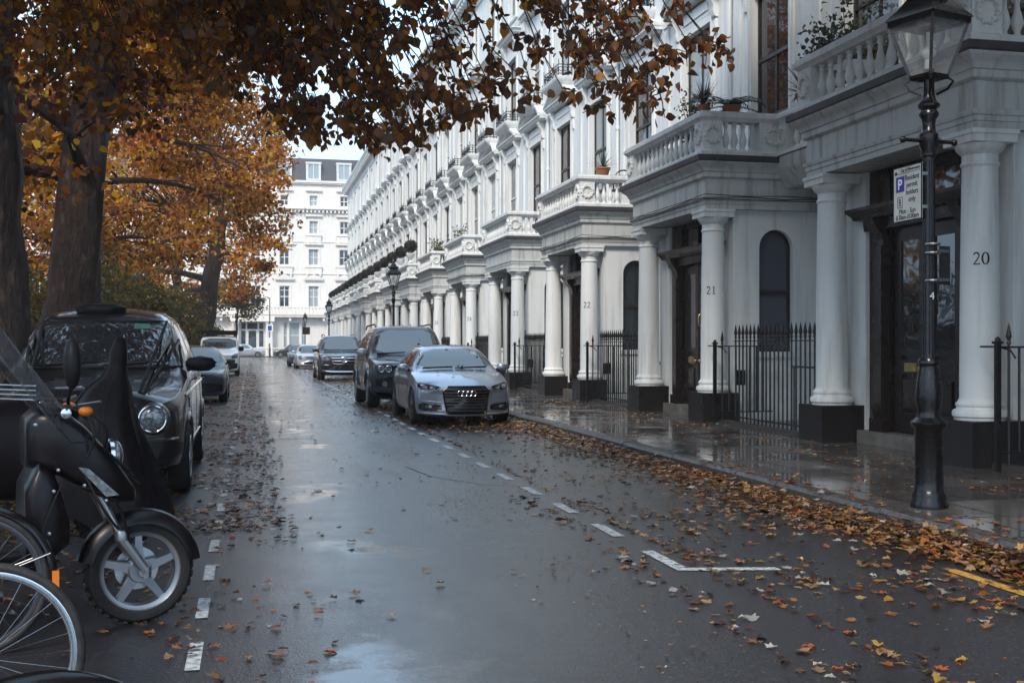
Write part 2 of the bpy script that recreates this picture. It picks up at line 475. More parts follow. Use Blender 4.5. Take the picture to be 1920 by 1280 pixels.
# thin overcast: the clear sky veiled by an even pale cloud layer
nt.links.new(mixc(nt, .86, hs.outputs[0], (4.1, 5.85, 7.75)), nt.nodes['Background'].inputs['Color'])
nt.nodes['Background'].inputs['Strength'].default_value = .15
sl = bpy.data.lights.new('sun', 'SUN'); sl.energy = 2.1; sl.angle = R(14); sl.color = (1, .90, .80)
so = bpy.data.objects.new('sun', sl); COL.objects.link(so)
a = R(SUN_AZ); e = R(SUN_EL)
sd = Vector((math.sin(a) * math.cos(e), math.cos(a) * math.cos(e), math.sin(e)))
so.rotation_euler = sd.to_track_quat('Z', 'Y').to_euler()
so.location = sd * 60
SC.view_settings.view_transform = 'Standard'; SC.view_settings.look = 'None'
SC.view_settings.exposure = .76; SC.view_settings.gamma = 1
SC.cycles.max_bounces = 6; SC.cycles.diffuse_bounces = 3; SC.cycles.glossy_bounces = 3; SC.cycles.transmission_bounces = 4
SC.cycles.transparent_max_bounces = 8; SC.cycles.sample_clamp_indirect = 4
SC.cycles.use_denoising = True

# ------------------------------------------------------------------ ground, road, pavements
KX = 4.86                          # face of the right-hand kerb
FX = 7.42                          # front line of the houses
YE = 124.0                         # where the street meets the cross street
def sheet(name, rects, z, mat, kind='structure'):
    b = MB()
    for x0, x1, y0, y1 in rects: b.add([(x0, y0, z), (x1, y0, z), (x1, y1, z), (x0, y1, z)], [(0, 1, 2, 3)])
    return tag(b.build(name, mat, smooth=0), kind=kind)
sheet('ground', [(-600, FX, -300, 600), (FX, 10.3, -300, -12), (10.3, 600, -300, 600), (FX, 10.3, 122, 600)], -.03, 'soil')
sheet('road', [(-2.5, KX, -60, YE), (-200, 200, YE, 134.2)], 0, 'asphalt')
GAP0 = [(-3.85 + 7.35 * n + 10.98, -.36 + 7.35 * n + 10.98) for n in range(-2, 15)]
b = MB(); z = .12
rects = [(KX + .16, 7.30, -40, YE - 1)]
for y0, y1 in GAP0: rects.append((7.30, 10.2, y1, y0 + 7.35)) ; rects.append((7.30, 7.62, y0, y1))
for x0, x1, y0, y1 in rects: b.add([(x0, y0, z), (x1, y0, z + .0), (x1, y1, z), (x0, y1, z)], [(0, 1, 2, 3)])
tag(b.build('pavement', 'paving', smooth=0), kind='structure')
sheet('pavement', [(-5.4, -2.66, -40, YE - 1), (-200, 200, 134.36, 142)], .12, 'paving')
b = MB()
def kerb(xa, xb, y0, y1, step=.92):
    y = y0
    while y < y1:
        g = .006; dz = random.uniform(-.006, .006); dx = random.uniform(-.008, .008)
        t = MB().prism([(xa + dx, -.1), (xb, -.1), (xb, .121 + dz), (xa + dx + .03, .118 + dz), (xa + dx, .085 + dz)] if xa < xb else
                       [(xb, -.1), (xa - dx, -.1), (xa - dx, .085 + dz), (xa - dx - .03, .118 + dz), (xb, .121 + dz)],
                       lambda u, v: (u, y + g, v), lambda u, v: (u, min(y + step, y1) - g, v))
        b.merge(t); y += step
kerb(KX, KX + .165, -12, YE - 1); kerb(-2.5, -2.665, -12, YE - 1)
b.box(-200, 200, 134.2, 134.365, -.1, .121)
tag(b.build('kerb', 'kerb', smooth=0), kind='structure')

b = MB()
def dash(x, y0, y1, w=.045, z=.004):
    b.add([(x - w, y0, z), (x + w, y0, z), (x + w, y1, z), (x - w, y1, z)], [(0, 1, 2, 3)])
y = 8.10
while y < 118:                      # right-hand bay line, broken
    dash(2.66, y, y + .61); y += 1.21
b.add([(2.615, 6.79, .004), (3.26, 6.66, .004), (3.26, 6.75, .004), (2.615, 6.88, .004)], [(0, 1, 2, 3)])
dash(2.66, 6.884, 7.49)
y = 4.2
while y < 118:
    dash(-.25, y, y + .48, .032); y += .98
b.add([(-1.15, 4.66, .0045), (-.31, 4.72, .0045), (-.31, 4.81, .0045), (-1.15, 4.75, .0045)], [(0, 1, 2, 3)])
b.add([(.1, 17.6, .004), (.95, 17.6, .004), (.95, 17.68, .004), (.1, 17.68, .004)], [(0, 1, 2, 3)])
tag(b.build('road_marking', 'line', smooth=0), kind='structure')
b = MB(); dash(4.30, -10, 6.45, .045); tag(b.build('yellow_line', 'yellow', smooth=0), kind='structure')
# covers set in the pavement and an old trench scar in the road
b = MB()
b.box(6.1, 6.5, 15.1, 15.5, .10, .124); tag(b.build('drain_cover', 'iron'), 'small iron access cover set in the wet pavement near the second porch', 'drain cover')
b = MB()
pth = [(1.75, 13.3), (1.9, 12.2), (2.3, 11.4), (2.7, 11.15)]
for i in range(len(pth) - 1):
    p, q = Vector(pth[i]), Vector(pth[i + 1]); n = Vector((-(q - p).y, (q - p).x)).normalized() * .006
    b.add([(p.x - n.x, p.y - n.y, .004), (q.x - n.x, q.y - n.y, .004), (q.x + n.x, q.y + n.y, .004), (p.x + n.x, p.y + n.y, .004)], [(0, 1, 2, 3)])
tag(b.build('road_crack', 'rubber', smooth=0), kind='structure')

# ------------------------------------------------------------------ terrace house
W = 7.35; FACE = 9.65
Z1 = 4.6
def wall_holes(b, y0, y1, z0, z1, holes, x=FACE, depth=.3, back=None):
    """sheet facing -X with rectangular openings and their reveals; holes = (y0,y1,z0,z1)."""
    ys = sorted({y0, y1, *[h[0] for h in holes], *[h[1] for h in holes]})
    zs = sorted({z0, z1, *[h[2] for h in holes], *[h[3] for h in holes]})
    for i in range(len(ys) - 1):
        for j in range(len(zs) - 1):
            cy, cz = (ys[i] + ys[i + 1]) / 2, (zs[j] + zs[j + 1]) / 2
            if any(h[0] < cy < h[1] and h[2] < cz < h[3] for h in holes): continue
            b.add([(x, ys[i], zs[j]), (x, ys[i], zs[j + 1]), (x, ys[i + 1], zs[j + 1]), (x, ys[i + 1], zs[j])], [(0, 1, 2, 3)])
    for a, c, p, q in holes:
        X = x + depth
        b.add([(x, a, p), (x, c, p), (x, c, q), (x, a, q), (X, a, p), (X, c, p), (X, c, q), (X, a, q)],
              [(0, 4, 5, 1), (1, 5, 6, 2), (2, 6, 7, 3), (3, 7, 4, 0)])

def sash_window(parent, yc, w, z0, z1, x=FACE + .10, bars=1, cross=(.5,), fmat='sash', pmat='pane', name='window'):
    b = MB(); h = w / 2; f = .06
    b.box(x, x + .07, yc - h, yc - h + f, z0, z1); b.box(x, x + .07, yc + h - f, yc + h, z0, z1)
    b.box(x, x + .07, yc - h + f, yc + h - f, z0, z0 + f * 1.3); b.box(x, x + .07, yc - h + f, yc + h - f, z1 - f, z1)
    for c in cross:
        zz = z0 + (z1 - z0) * c; b.box(x - .006, x + .06, yc - h + f, yc + h - f, zz - .035, zz + .035)
    for k in range(bars):
        yy = yc - h + w * (k + 1) / (bars + 1); b.box(x + .004, x + .05, yy - .022, yy + .022, z0 + f, z1 - f)
    fr = b.build(name, fmat, parent, 0)
    p = MB().box(x + .03, x + .055, yc - h + .02, yc + h - .02, z0 + .02, z1 - .02)
    p.build('pane', pmat, fr, 0)
    return fr

BALP = [(.055, 0), (.055, .03), (.035, .05), (.03, .07), (.045, .1), (.062, .15), (.064, .19), (.05, .25), (.033, .31), (.028, .36), (.03, .40), (.043, .415), (.043, .43), (.03, .445), (.05, .465), (.05, .5)]
def balusters(b, p0, p1, n, z=4.68, x=None):
    for i in range(n):
        t = (i + .5) / n
        b.append((p0[0] + (p1[0] - p0[0]) * t, p0[1] + (p1[1] - p0[1]) * t, z))
def wreath(b, c, axis):
    n = 22
    for k in range(n):
        t = 2 * PI * k / n + .1; rr = .125 + (.012 if k % 2 else -.006)
        u, v = rr * math.cos(t), rr * math.sin(t)
        q = (c[0], c[1] + u, c[2] + v) if axis == 'x' else (c[0] + u, c[1], c[2] + v)
        b.sphere(q, .034, 6, 5)
    for sgn in (-1, 1):
        q = (c[0], c[1] + sgn * .035, c[2] + .155) if axis == 'x' else (c[0] + sgn * .035, c[1], c[2] + .155)
        b.sphere(q, .03, 6, 5, (1, 1, .8))

COLP = [(.265, .61), (.268, .635), (.285, .65), (.288, .69), (.275, .715), (.245, .725), (.24, .75), (.252, .765), (.252, .785), (.235, .80), (.222, .82), (.212, .85),
        (.210, 1.3), (.206, 2.0), (.196, 2.7), (.187, 3.28), (.186, 3.33), (.20, 3.345), (.205, 3.36), (.20, 3.375), (.187, 3.385), (.186, 3.46), (.20, 3.475), (.22, 3.49), (.25, 3.53), (.262, 3.56), (.262, 3.575)]

# numerals drawn as thick and thin strokes: centre line points (x, y, half width)
def arc(cx, cy, rx, ry, a0, a1, w0, w1, n=9):
    return [(cx + rx * math.cos(R(a0 + (a1 - a0) * i / n)), cy + ry * math.sin(R(a0 + (a1 - a0) * i / n)), w0 + (w1 - w0) * math.sin(PI * i / n)) for i in range(n + 1)]
DIG = {
 '0': [arc(.30, .5, .24, .46, 90, 270, .03, .07, 14), arc(.30, .5, .24, .46, 270, 450, .03, .07, 14)],
 '1': [[(.30, .98, .05), (.30, .05, .05)], [(.12, .80, .02), (.30, .97, .03)], [(.12, .03, .03), (.48, .03, .03)]],
 '2': [arc(.28, .72, .20, .24, 165, -30, .035, .06) + [(.30, .35, .045), (.08, .06, .03)], [(.06, .05, .045), (.52, .05, .045)], [(.52, .05, .03), (.54, .17, .015)]],
 '3': [arc(.26, .74, .19, .22, 150, -85, .03, .055), arc(.26, .27, .22, .25, 85, -160, .03, .06)],
 '4': [[(.42, .98, .045), (.42, .02, .05)], [(.42, .97, .03), (.04, .30, .025)], [(.04, .28, .03), (.58, .28, .03)], [(.28, .02, .025), (.56, .02, .025)]],
 '5': [[(.16, .95, .04), (.52, .95, .045)], [(.16, .95, .025), (.12, .55, .025)], arc(.27, .31, .22, .29, 125, -160, .03, .06)],
}
def numeral_mesh(text, h, place):
    """strokes as thin raised strips; place(u, v) -> 3D point on the surface, and its normal."""
    b = MB(); x0 = -(len(text) * .66 - .06) / 2
    for ch in text:
        for st in DIG[ch]:
            vs = []
            for i, (x, y, hw) in enumerate(st):
                a = st[max(i - 1, 0)]; c = st[min(i + 1, len(st) - 1)]
                dx, dy = c[0] - a[0], c[1] - a[1]; l = math.hypot(dx, dy) or 1
                nx, ny = -dy / l * hw, dx / l * hw
                for s in (1, -1):
                    for d in (.004, -.004):
                        vs.append(place((x0 + x + s * nx) * h, (y + s * ny - .5) * h, d))
            fs = []
            for i in range(len(st) - 1):
                o = i * 4
                fs += [(o, o + 2, o + 6, o + 4), (o + 1, o + 5, o + 7, o + 3), (o, o + 4, o + 5, o + 1), (o + 2, o + 3, o + 7, o + 6)]
            b.add(vs, fs)
        x0 += .66
    return b

def make_house():
    global OFF
    OFF = Vector((-8.0, 0, 0))
    root = empty('terraced_house', (8.0, 0, 0))
    S = 'stucco'
    # facade
    wins1 = [(1.84, 'tri'), (-1.84, 'seg')]
    b = MB(); holes = []
    for yc, _ in wins1:
        holes += [(yc - .8, yc + .8, 4.72, 8.35), (yc - .7, yc + .7, 9.72, 12.15), (yc - .6, yc + .6, 13.75, 15.75)]
    holes.append((-2.5, -1.3, 1.2, 3.5)); holes.append((-2.5, -1.3, -1.9, -.5))
    wall_holes(b, -3.85, 3.5, -2.6, 17.0, holes)
    b.box(FACE + .02, 13, -3.85, -3.70, -2.6, 17.9); b.box(FACE + .35, 13, -3.70, 3.5, 17.0, 17.1)
    # area floor and its retaining wall under the railing
    b.box(7.64, FACE, -3.86, -.10, -2.7, -2.6); b.box(7.63, 7.75, -3.85, -.34, -2.6, .05)
    MB().box(7.60, 7.78, -3.85, -.34, .05, .17).build('area_kerb', 'kerb', root, 0)
    # raised strips and panel mouldings between the windows
    for y in (-3.55, .0, 3.34): b.box(FACE - .05, FACE, y - .13, y + .13, 4.7, 12.9)
    for y in (-3.55, .0, 3.34):
        b.box(FACE - .08, FACE, y - .16, y + .16, 8.9, 9.05); b.box(FACE - .07, FACE, y - .16, y + .16, 4.7, 5.0)
    b.build('wall', S, root)
    sash_window(root, -1.9, 1.2, 1.2, 3.5); sash_window(root, -1.9, 1.2, -1.9, -.5)
    for yc, kind in wins1:
        sash_window(root, yc, 1.6, 4.72, 8.35, cross=(.30, .62))
        sash_window(root, yc, 1.4, 9.72, 12.15)
        sash_window(root, yc, 1.2, 13.75, 15.75)
        s = MB(); F = FACE
        # first floor: architrave, frieze, consoles, cornice and pediment
        for a in (-1, 1):
            s.box(F - .045, F, *sorted((yc + a * .80, yc + a * .98)), 4.68, 8.36)
            s.box(F - .07, F, *sorted((yc + a * .88, yc + a * .93)), 4.70, 8.50)
            q = yc + a * 1.08                      # scrolled console
            s.prism([(0, 8.35), (.09, 8.38), (.13, 8.5), (.12, 8.62), (.20, 8.74), (.24, 8.86), (.22, 8.93), (0, 8.93)], lambda u, v: (F - u, q - .075, v), lambda u, v: (F - u, q + .075, v))
            s.lathe([(1e-5, -.08), (.05, -.08), (.05, .08), (1e-5, .08)], (F - .2, q, 8.85), 10, 'y')
            s.prism([(0, 8.0), (.05, 8.04), (.07, 8.2), (.05, 8.33), (0, 8.34)], lambda u, v: (F - u, q - .05, v), lambda u, v: (F - u, q + .05, v))
        s.box(F - .046, F, yc - .8, yc + .8, 8.352, 8.52)
        s.box(F - .05, F, yc - 1.0, yc + 1.0, 8.52, 8.86)
        s.box(F - .075, F, yc - .72, yc + .72, 8.62, 8.78)
        cor = [(0, 8.93), (.20, 8.93), (.24, 8.97), (.24, 9.0), (.30, 9.05), (.30, 9.08), (0, 9.10)]
        s.sweep(cor, [(F, yc - 1.18), (F - .02, yc - 1.18), (F - .02, yc + 1.18), (F, yc + 1.18)])
        n = 15
        if kind == 'tri': top = [(yc - 1.48, 9.08), (yc, 9.66), (yc + 1.48, 9.08)]
        else: top = [(yc + 1.48 * (2 * i / n - 1), 9.08 + .46 * math.sqrt(max(0, 1 - (2 * i / n - 1) ** 2)) ** 1.25) for i in range(n + 1)]
        k = len(top)
        for (d0, d1, o) in ((0, .085, .34), (-.10, 0, .25)):
            for i in range(k - 1):
                (ya, za), (yb, zb) = top[i], top[i + 1]
                s.add([(F, ya, za + d0), (F - o, ya, za + d0), (F - o, ya, za + d1), (F, ya, za + d1), (F, yb, zb + d0), (F - o, yb, zb + d0), (F - o, yb, zb + d1), (F, yb, zb + d1)],
                      [(0, 1, 5, 4), (1, 2, 6, 5), (2, 3, 7, 6), (0, 3, 2, 1), (4, 5, 6, 7)])
        s.add([(F - .06, t[0], t[1] - .02) for t in top], [tuple(range(k))])
        # second floor: architrave and bracketed hood
        for a in (-1, 1):
            s.box(F - .045, F, *sorted((yc + a * .70, yc + a * .85)), 9.6, 12.35)
            q = yc + a * .95
            s.prism([(0, 12.3), (.1, 12.34), (.12, 12.5), (.22, 12.72), (.24, 12.86), (0, 12.86)], lambda u, v: (F - u, q - .06, v), lambda u, v: (F - u, q + .06, v))
        s.box(F - .046, F, yc - .70, yc + .70, 12.152, 12.36); s.box(F - .04, F, yc - .87, yc + .87, 12.36, 12.86)
        s.sweep([(0, 12.86), (.2, 12.86), (.25, 12.9), (.25, 12.94), (.34, 13.02), (.34, 13.06), (0, 13.12)], [(F, yc - 1.03), (F - .02, yc - 1.03), (F - .02, yc + 1.03), (F, yc + 1.03)])
        for a in (-1, 1):
            s.box(F - .05, F, *sorted((yc + a * .6, yc + a * .74)), 13.65, 15.9)
        s.box(F - .051, F, yc - .6, yc + .6, 15.752, 15.9); s.box(F - .10, F, yc - .84, yc + .84, 13.56, 13.65)
        s.build('window_surround', S, root)
        # second floor balconette
        s = MB()
        s.sweep([(0, 9.40), (.02, 9.40), (.06, 9.44), (.14, 9.52), (.18, 9.60), (.18, 9.66), (0, 9.67)], [(F, yc - .82), (F - .34, yc - .82), (F - .34, yc + .82), (F, yc + .82)])
        s.box(F - .34, F - .001, yc - .82, yc + .82, 9.41, 9.668)
        s.build('balconette', S, root)
        s = MB(); x = F - .44
        pth = [(F - .02, yc - .9), (x, yc - .9), (x, yc + .9), (F - .02, yc + .9)]
        for zz in (9.74, 10.02): s.tube([(p[0], p[1], zz) for p in pth], .014, 5)
        for (p, q) in zip(pth, pth[1:]):
            m = 9 if abs(p[1] - q[1]) > 1 else 3
            for i in range(m + 1):
                t = i / m; u = (p[0] + (q[0] - p[0]) * t, p[1] + (q[1] - p[1]) * t)
                s.tube([(*u, 9.67), (*u, 10.07 if i % 3 else 10.18)], .011, 4)
                if i < m: s.torus((p[0] + (q[0] - p[0]) * (t + .5 / m), p[1] + (q[1] - p[1]) * (t + .5 / m), 9.88), .065, .010, 'x' if m > 4 else 'y', 10, 4)
        s.build('iron_railing', 'iron', root)
    # string course, main cornice with modillions, parapet
    s = MB()
    s.sweep([(0, 13.18), (.06, 13.2), (.10, 13.3), (.10, 13.36), (0, 13.4)], [(FACE, 3.5), (FACE, -3.85)][::-1])
    s.sweep([(0, 16.1), (.05, 16.12), (.05, 16.5), (.1, 16.55), (.14, 16.7), (.5, 16.72), (.5, 16.88), (.62, 17.0), (.64, 17.12), (.64, 17.16), (0, 17.22)], [(FACE, -3.85), (FACE, 3.5)])
    for i in range(15): s.box(FACE - .46, FACE - .05, -3.70 + i * .49, -3.52 + i * .49, 16.56, 16.719)
    s.box(FACE - .05, FACE + .25, -3.85, 3.5, 17.0, 17.95); s.box(FACE - .10, FACE + .3, -3.852, 3.502, 17.95, 18.07)
    s.build('cornice', S, root)
    s = MB(); yp = -3.78
    s.tube([(FACE - .09, yp, z) for z in (Z1, 8, 12.4, 16.1)], .05, 8)
    for z in (5.4, 7.2, 9.2, 11.2, 13.0, 15): s.lathe([(.065, -.05), (.07, 0), (.065, .05)], (FACE - .09, yp, z), 8)
    s.build('drainpipe', S, root)
    # porch: entablature
    P = [(FACE, -.25), (7.46, -.25), (7.46, 3.5), (FACE, 3.5)]
    ent = [(0, 3.71), (0, 3.79), (.014, 3.792), (.014, 3.85), (.028, 3.855), (.04, 3.89), (.04, 3.905), (0, 3.92), (0, 4.215), (.02, 4.22), (.055, 4.245), (.055, 4.32),
           (.075, 4.33), (.085, 4.37), (.115, 4.415), (.165, 4.45), (.185, 4.475), (.185, 4.50)]
    s = MB().sweep(ent, P); s.box(7.50, FACE, -.20, 3.45, 3.72, 4.5)
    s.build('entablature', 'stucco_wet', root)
    cb = MB()
    for k, zz in enumerate((3.865, 3.90, 3.935)):
        pp = [(FACE - .02, -.30), (8.9, -.30), (8.2, -.31), (7.42, -.31), (7.405, .3), (7.405, 1.6), (7.405, 2.9), (7.41, 3.55), (8.2, 3.56)]
        cb.tube([(x_ , y_, zz + .015 * math.sin(3.1 * i + k * 2) - (.02 if i in (5,) else 0)) for i, (x_, y_) in enumerate(pp)], .007, 5)
    cb.build('cable', 'plastic', root)
    s = MB().sweep([(.19, 4.485), (.215, 4.50), (.215, 4.585), (.10, 4.61)], P); s.box(7.40, FACE, -.30, 3.55, 4.55, 4.602)
    s.build('cornice_strip', 'darkstrip', root)  # thin dark grey strip around the top of the porch cornice
    # balcony balustrade of the porch and the link along the facade
    s = MB(); b2 = []
    xi = 8.82
    cop = [(-.14, 5.17), (.09, 5.17), (.10, 5.19), (.125, 5.21), (.15, 5.23), (.15, 5.29), (.12, 5.305), (.12, 5.33), (-.17, 5.34), (-.17, 5.17)]
    base = [(-.14, 4.603), (.14, 4.603), (.14, 4.66), (.10, 4.69), (-.14, 4.69)]
    yS, yN = -.25, 3.5
    path = [(xi, yN - 7.35 - .0), (xi, yS), (7.46, yS), (7.46, yN), (xi, yN), ]
    path = [(xi, yN - 7.35 + .16), (xi, yS), (7.46, yS), (7.46, yN), (xi - .13, yN)]
    for pr in (cop, base): s.sweep(pr, path)
    o = .09; t = .14
    def ped(x0, x1, y0, y1): s.box(x0, x1, y0, y1, 4.685, 5.175)
    ped(7.46 - o, 7.46 + .27, yS - o, yS + t); ped(7.46 - o, 7.46 + t, yS + t, yS + .27)
    ped(7.46 - o, 7.46 + .27, yN - t, yN + o); ped(7.46 - o, 7.46 + t, yN - .27, yN - t)
    ped(xi - .42, xi + t, yS - o, yS + t); ped(xi - o, xi + t, yS - .45, yS - o)
    ped(xi - .42, xi - .02, yN - t, yN + o); ped(xi - o, xi + t, yN - 7.35 + .16, yN - 7.35 + .5)
    balusters(b2, (7.47, yS + .29), (7.47, yN - .29), 13); balusters(b2, (7.75, yS + .02), (xi - .44, yS + .02), 4); balusters(b2, (7.75, yN - .02), (xi - .44, yN - .02), 4)
    balusters(b2, (xi + .02, yN - 7.35 + .52), (xi + .02, yS - .47), 10)
    s.build('balustrade', S, root)
    bm0 = MB().lathe(BALP, (0, 0, 0), 10).build('baluster', S, root, off=(0, 0, 0)); first = True
    for q in b2:
        o_ = bm0 if first else bm0.copy()
        if not first: COL.objects.link(o_); o_.parent = root
        o_.location = Vector(q) + OFF; first = False
    wm = {}
    for c, ax in (((7.36, yS + .09, 4.94), 'x'), ((7.55, yS - .1, 4.94), 'y'), ((7.36, yN - .09, 4.94), 'x'), ((xi - .17, yS - .1, 4.94), 'y'), ((xi - .1, yS - .27, 4.94), 'x'), ((xi - .1, yN - 7.35 + .34, 4.94), 'x')):
        if ax not in wm:
            wr = MB(); wreath(wr, (0, 0, 0), ax); o_ = wm[ax] = wr.build('wreath', S, root, off=(0, 0, 0))
        else: o_ = wm[ax].copy(); COL.objects.link(o_); o_.parent = root
        o_.location = Vector(c) + OFF
    s = MB().sweep([(0, 4.08), (.04, 4.1), (.10, 4.22), (.22, 4.34), (.24, 4.40), (.24, 4.58), (0, 4.602)], [(xi + .12, yN - 7.35 + .01), (xi + .12, yS - .01)])
    s.box(xi + .12, FACE, yN - 7.35, yS - .001, 4.1, 4.60)
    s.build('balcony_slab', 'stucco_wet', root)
    # porch walls
    s = MB()
    for y0, y1 in ((-.15, .36), (2.89, 3.4)): s.box(8.0, 8.4, y0, y1, .0, 3.715)
    # south wall with an arched opening
    y = -.15; xc, r, zs = 8.79, .31, 3.08
    x0, x1, zb, zt = 8.4, FACE, -2.6, 3.715
    n = 14; archp = [(xc + r * math.cos(PI * i / n), zs + r * math.sin(PI * i / n)) for i in range(n + 1)]   # right to left
    def q2(pts): s.add([(p[0], y, p[1]) for p in pts], [tuple(range(len(pts)))])
    q2([(x0, zb), (xc - r, zb), (xc - r, zt), (x0, zt)]); q2([(xc + r, zb), (x1, zb), (x1, zt), (xc + r, zt)])
    q2([(xc - r, zb), (xc + r, zb), (xc + r, 1.3), (xc - r, 1.3)])
    for i in range(n):
        (xa, za), (xb, zb_) = archp[i], archp[i + 1]
        q2([(xa, za), (xa, zt), (xb, zt), (xb, zb_)])
    ring = [(xc + r, 1.3)] + archp + [(xc - r, 1.3)]
    for i in range(len(ring)):
        a_, c_ = ring[i], ring[(i + 1) % len(ring)]
        s.add([(a_[0], y, a_[1]), (c_[0], y, c_[1]), (c_[0], y + .16, c_[1]), (a_[0], y + .16, a_[1])], [(0, 1, 2, 3)])
    s.box(8.0, 8.4, -.15, -.149, -2.6, 0)
    s.box(8.4, FACE, 3.25, 3.4, -2.6, 3.715)
    s.box(xc - .4, xc + .4, y - .05, y, 1.2, 1.29)
    s.build('porch_wall', S, root)
    f = MB()
    ri = r - .045
    inn = [(xc + ri, 1.34)] + [(xc + ri * math.cos(PI * i / n), zs + ri * math.sin(PI * i / n)) for i in range(n + 1)] + [(xc - ri, 1.34)]
    for i in range(len(ring)):
        j = (i + 1) % len(ring)
        f.add([(ring[i][0], y + .10, ring[i][1]), (ring[j][0], y + .10, ring[j][1]), (inn[j][0], y + .10, inn[j][1]), (inn[i][0], y + .10, inn[i][1]),
               (inn[i][0], y + .15, inn[i][1]), (inn[j][0], y + .15, inn[j][1])], [(0, 1, 2, 3), (3, 2, 5, 4)])
    f.box(xc - ri, xc + ri, y + .09, y + .15, 2.30, 2.36)
    wf = f.build('arched_window', 'sash', root)
    p = MB().add([(q[0], y + .14, q[1]) for q in ring], [tuple(range(len(ring)))]); p.build('pane', 'paneblue', wf, 0)
    # door, surround and fanlight
    d = MB(); X = 8.0
    for y0, y1 in ((.36, .86), (2.39, 2.89)):
        d.box(X + .06, X + .2, y0, y1, .12, 3.715)
        c = (y0 + y1) / 2
        c += .10 if y0 < 1 else -.10
        d.box(X - .02, X + .08, c - .12, c + .12, .14, 2.86); d.box(X - .06, X + .08, c - .16, c + .16, .14, .46)
        d.box(X - .04, X + .08, c - .10, c + .10, .5, 2.7)
        d.prism([(0, 2.72), (.06, 2.74), (.09, 2.86), (.2, 3.0), (.22, 3.06), (0, 3.06)], lambda u, v: (X + .05 - u, c - .11, v), lambda u, v: (X + .05 - u, c + .11, v))
    d.sweep([(0, 2.92), (.02, 2.92), (.03, 3.05), (.12, 3.07), (.14, 3.12), (.2, 3.18), (.2, 3.22), (0, 3.24)], [(X + .06, .37), (X + .0, .37), (X + .0, 2.88), (X + .06, 2.88)])
    d.box(X + .0, X + .2, .37, 2.88, 2.93, 3.235)
    for y0, y1 in ((.86, .92), (2.33, 2.39), (1.6, 1.66)): d.box(X + .08, X + .19, y0, y1, 3.236, 3.715)
    d.box(X + .08, X + .19, .86, 2.39, 3.62, 3.714)
    dr = d.build('door_surround', 'door', root, 0)
    MB().box(X + .13, X + .15, .9, 2.36, 3.24, 3.65).build('fanlight', 'pane', root, 0)
    dd = MB(); gl = MB()
    dd.box(X + .14, X + .19, .86, 2.39, .28, 2.93)
    for y0, y1 in ((.90, 1.60), (1.64, 2.34)):
        for a_, c_ in ((y0, y0 + .15), (y1 - .15, y1)): dd.box(X + .10, X + .16, a_, c_, .30, 2.90)
        for a_, c_ in ((.30, .55), (1.05, 1.22), (1.28, 1.36), (2.74, 2.90)): dd.box(X + .101, X + .16, y0 + .15, y1 - .15, a_, c_)
        dd.box(X + .09, X + .15, y0 + .20, y1 - .20, .62, .98)
        gl.box(X + .115, X + .142, y0 + .15, y1 - .15, 1.36, 2.74)
    dr = dd.build('door', 'door', root, 0)
    gl.build('glass_panel', 'pane', dr, 0)
    h = MB().box(X + .085, X + .104, 1.83, 2.10, 1.08, 1.19); h.box(X + .06, X + .09, 1.88, 2.05, 1.10, 1.14); h.build('letterbox', 'brass', dr, 0)
    h = MB()
    for yy in (1.52, 1.72): h.lathe([(1e-5, -.05), (.03, -.045), (.036, -.03), (.02, -.01), (.02, .01)], (X + .09, yy, 1.12), 12, 'x')
    h.build('door_knob', 'brass', dr)
    h = MB().tube([(X + .08, 1.52, 1.98), (X + .05, 1.52, 1.95), (X + .05, 1.52, 1.80), (X + .08, 1.52, 1.77)], .012, 6); h.build('door_handle', 'brass', dr)
    s = MB(); s.box(7.86, 8.3, .38, 2.87, .10, .29); s.build('doorstep', 'stone', root, 0)
    MB().box(X - .03, X + .0, .27, .345, 1.35, 1.85).build('entry_phone', 'plastic', root, 0)
    for yc in (0, 3.25):
        c = MB().lathe(COLP, (7.7, yc, 0), 36); c.box(7.43, 7.97, yc - .27, yc + .27, 3.575, 3.66); c.box(7.415, 7.985, yc - .285, yc + .285, 3.66, 3.708)
        cm = c.build('column', S, root, 35)
        MB().box(7.38, 8.02, yc - .33, yc + .33, .10, .61).build('column_plinth', 'plinth', cm, 0)
    OFF = Vector((0, 0, 0))
    return root

house0 = make_house()
HG = 'white stucco houses of the terrace'
ORD = ['first', 'second', 'third', 'fourth', 'fifth', 'sixth', 'seventh', 'eighth', 'ninth']
houses = {}
_ap = {}
def arch_pane(me):
    if 'm' not in _ap: _ap['m'] = me.copy(); _ap['m'].materials[0] = M['pane']
    return _ap['m']
for n in range(-1, 15):
    r = copy_tree(house0) if n < 14 else house0
    r.location = (8.0, 10.98 + W * n, 0); houses[n] = r
    tag(r, cat='house', group=HG)
    if n == -1: r['label'] = 'white stucco house past the right edge, nearest of the terrace'
    elif n <= 5: r['label'] = f'white stucco terraced house with the numerals {20 + n} on its porch column'
    elif n <= 13: r['label'] = f'white stucco terraced house with topiary on its porch, {ORD[n - 6]} beyond the house numbered 25'
    else: r['label'] = 'white stucco house at the far end of the terrace'
    if n not in (1, 2, 4):
        for ch in [q for q in r.children if q.name.startswith('cable')]: bpy.data.objects.remove(ch)
    if n != 1:
        for q in [q for q in r.children if q.name.startswith('arched')]:
            for ch in q.children: ch.data = arch_pane(ch.data)
    if 0 <= n <= 5:
        colm = [c for c in r.children if c.name.startswith('column') and abs(sum(v.co.y for v in c.data.vertices) / len(c.data.vertices)) < .5][0]
        ang = R(58)                    # numerals face the road and the viewer
        def place(u, v, d, ang=ang):
            rad = .2035 + d; t = -PI / 2 - (PI / 2 - ang) - 0 + u / .2035
            return (-.3 + rad * math.cos(t), rad * math.sin(t), 2.34 + v)
        numeral_mesh(str(20 + n), .135, place).build('house_number', 'number', colm, 0)
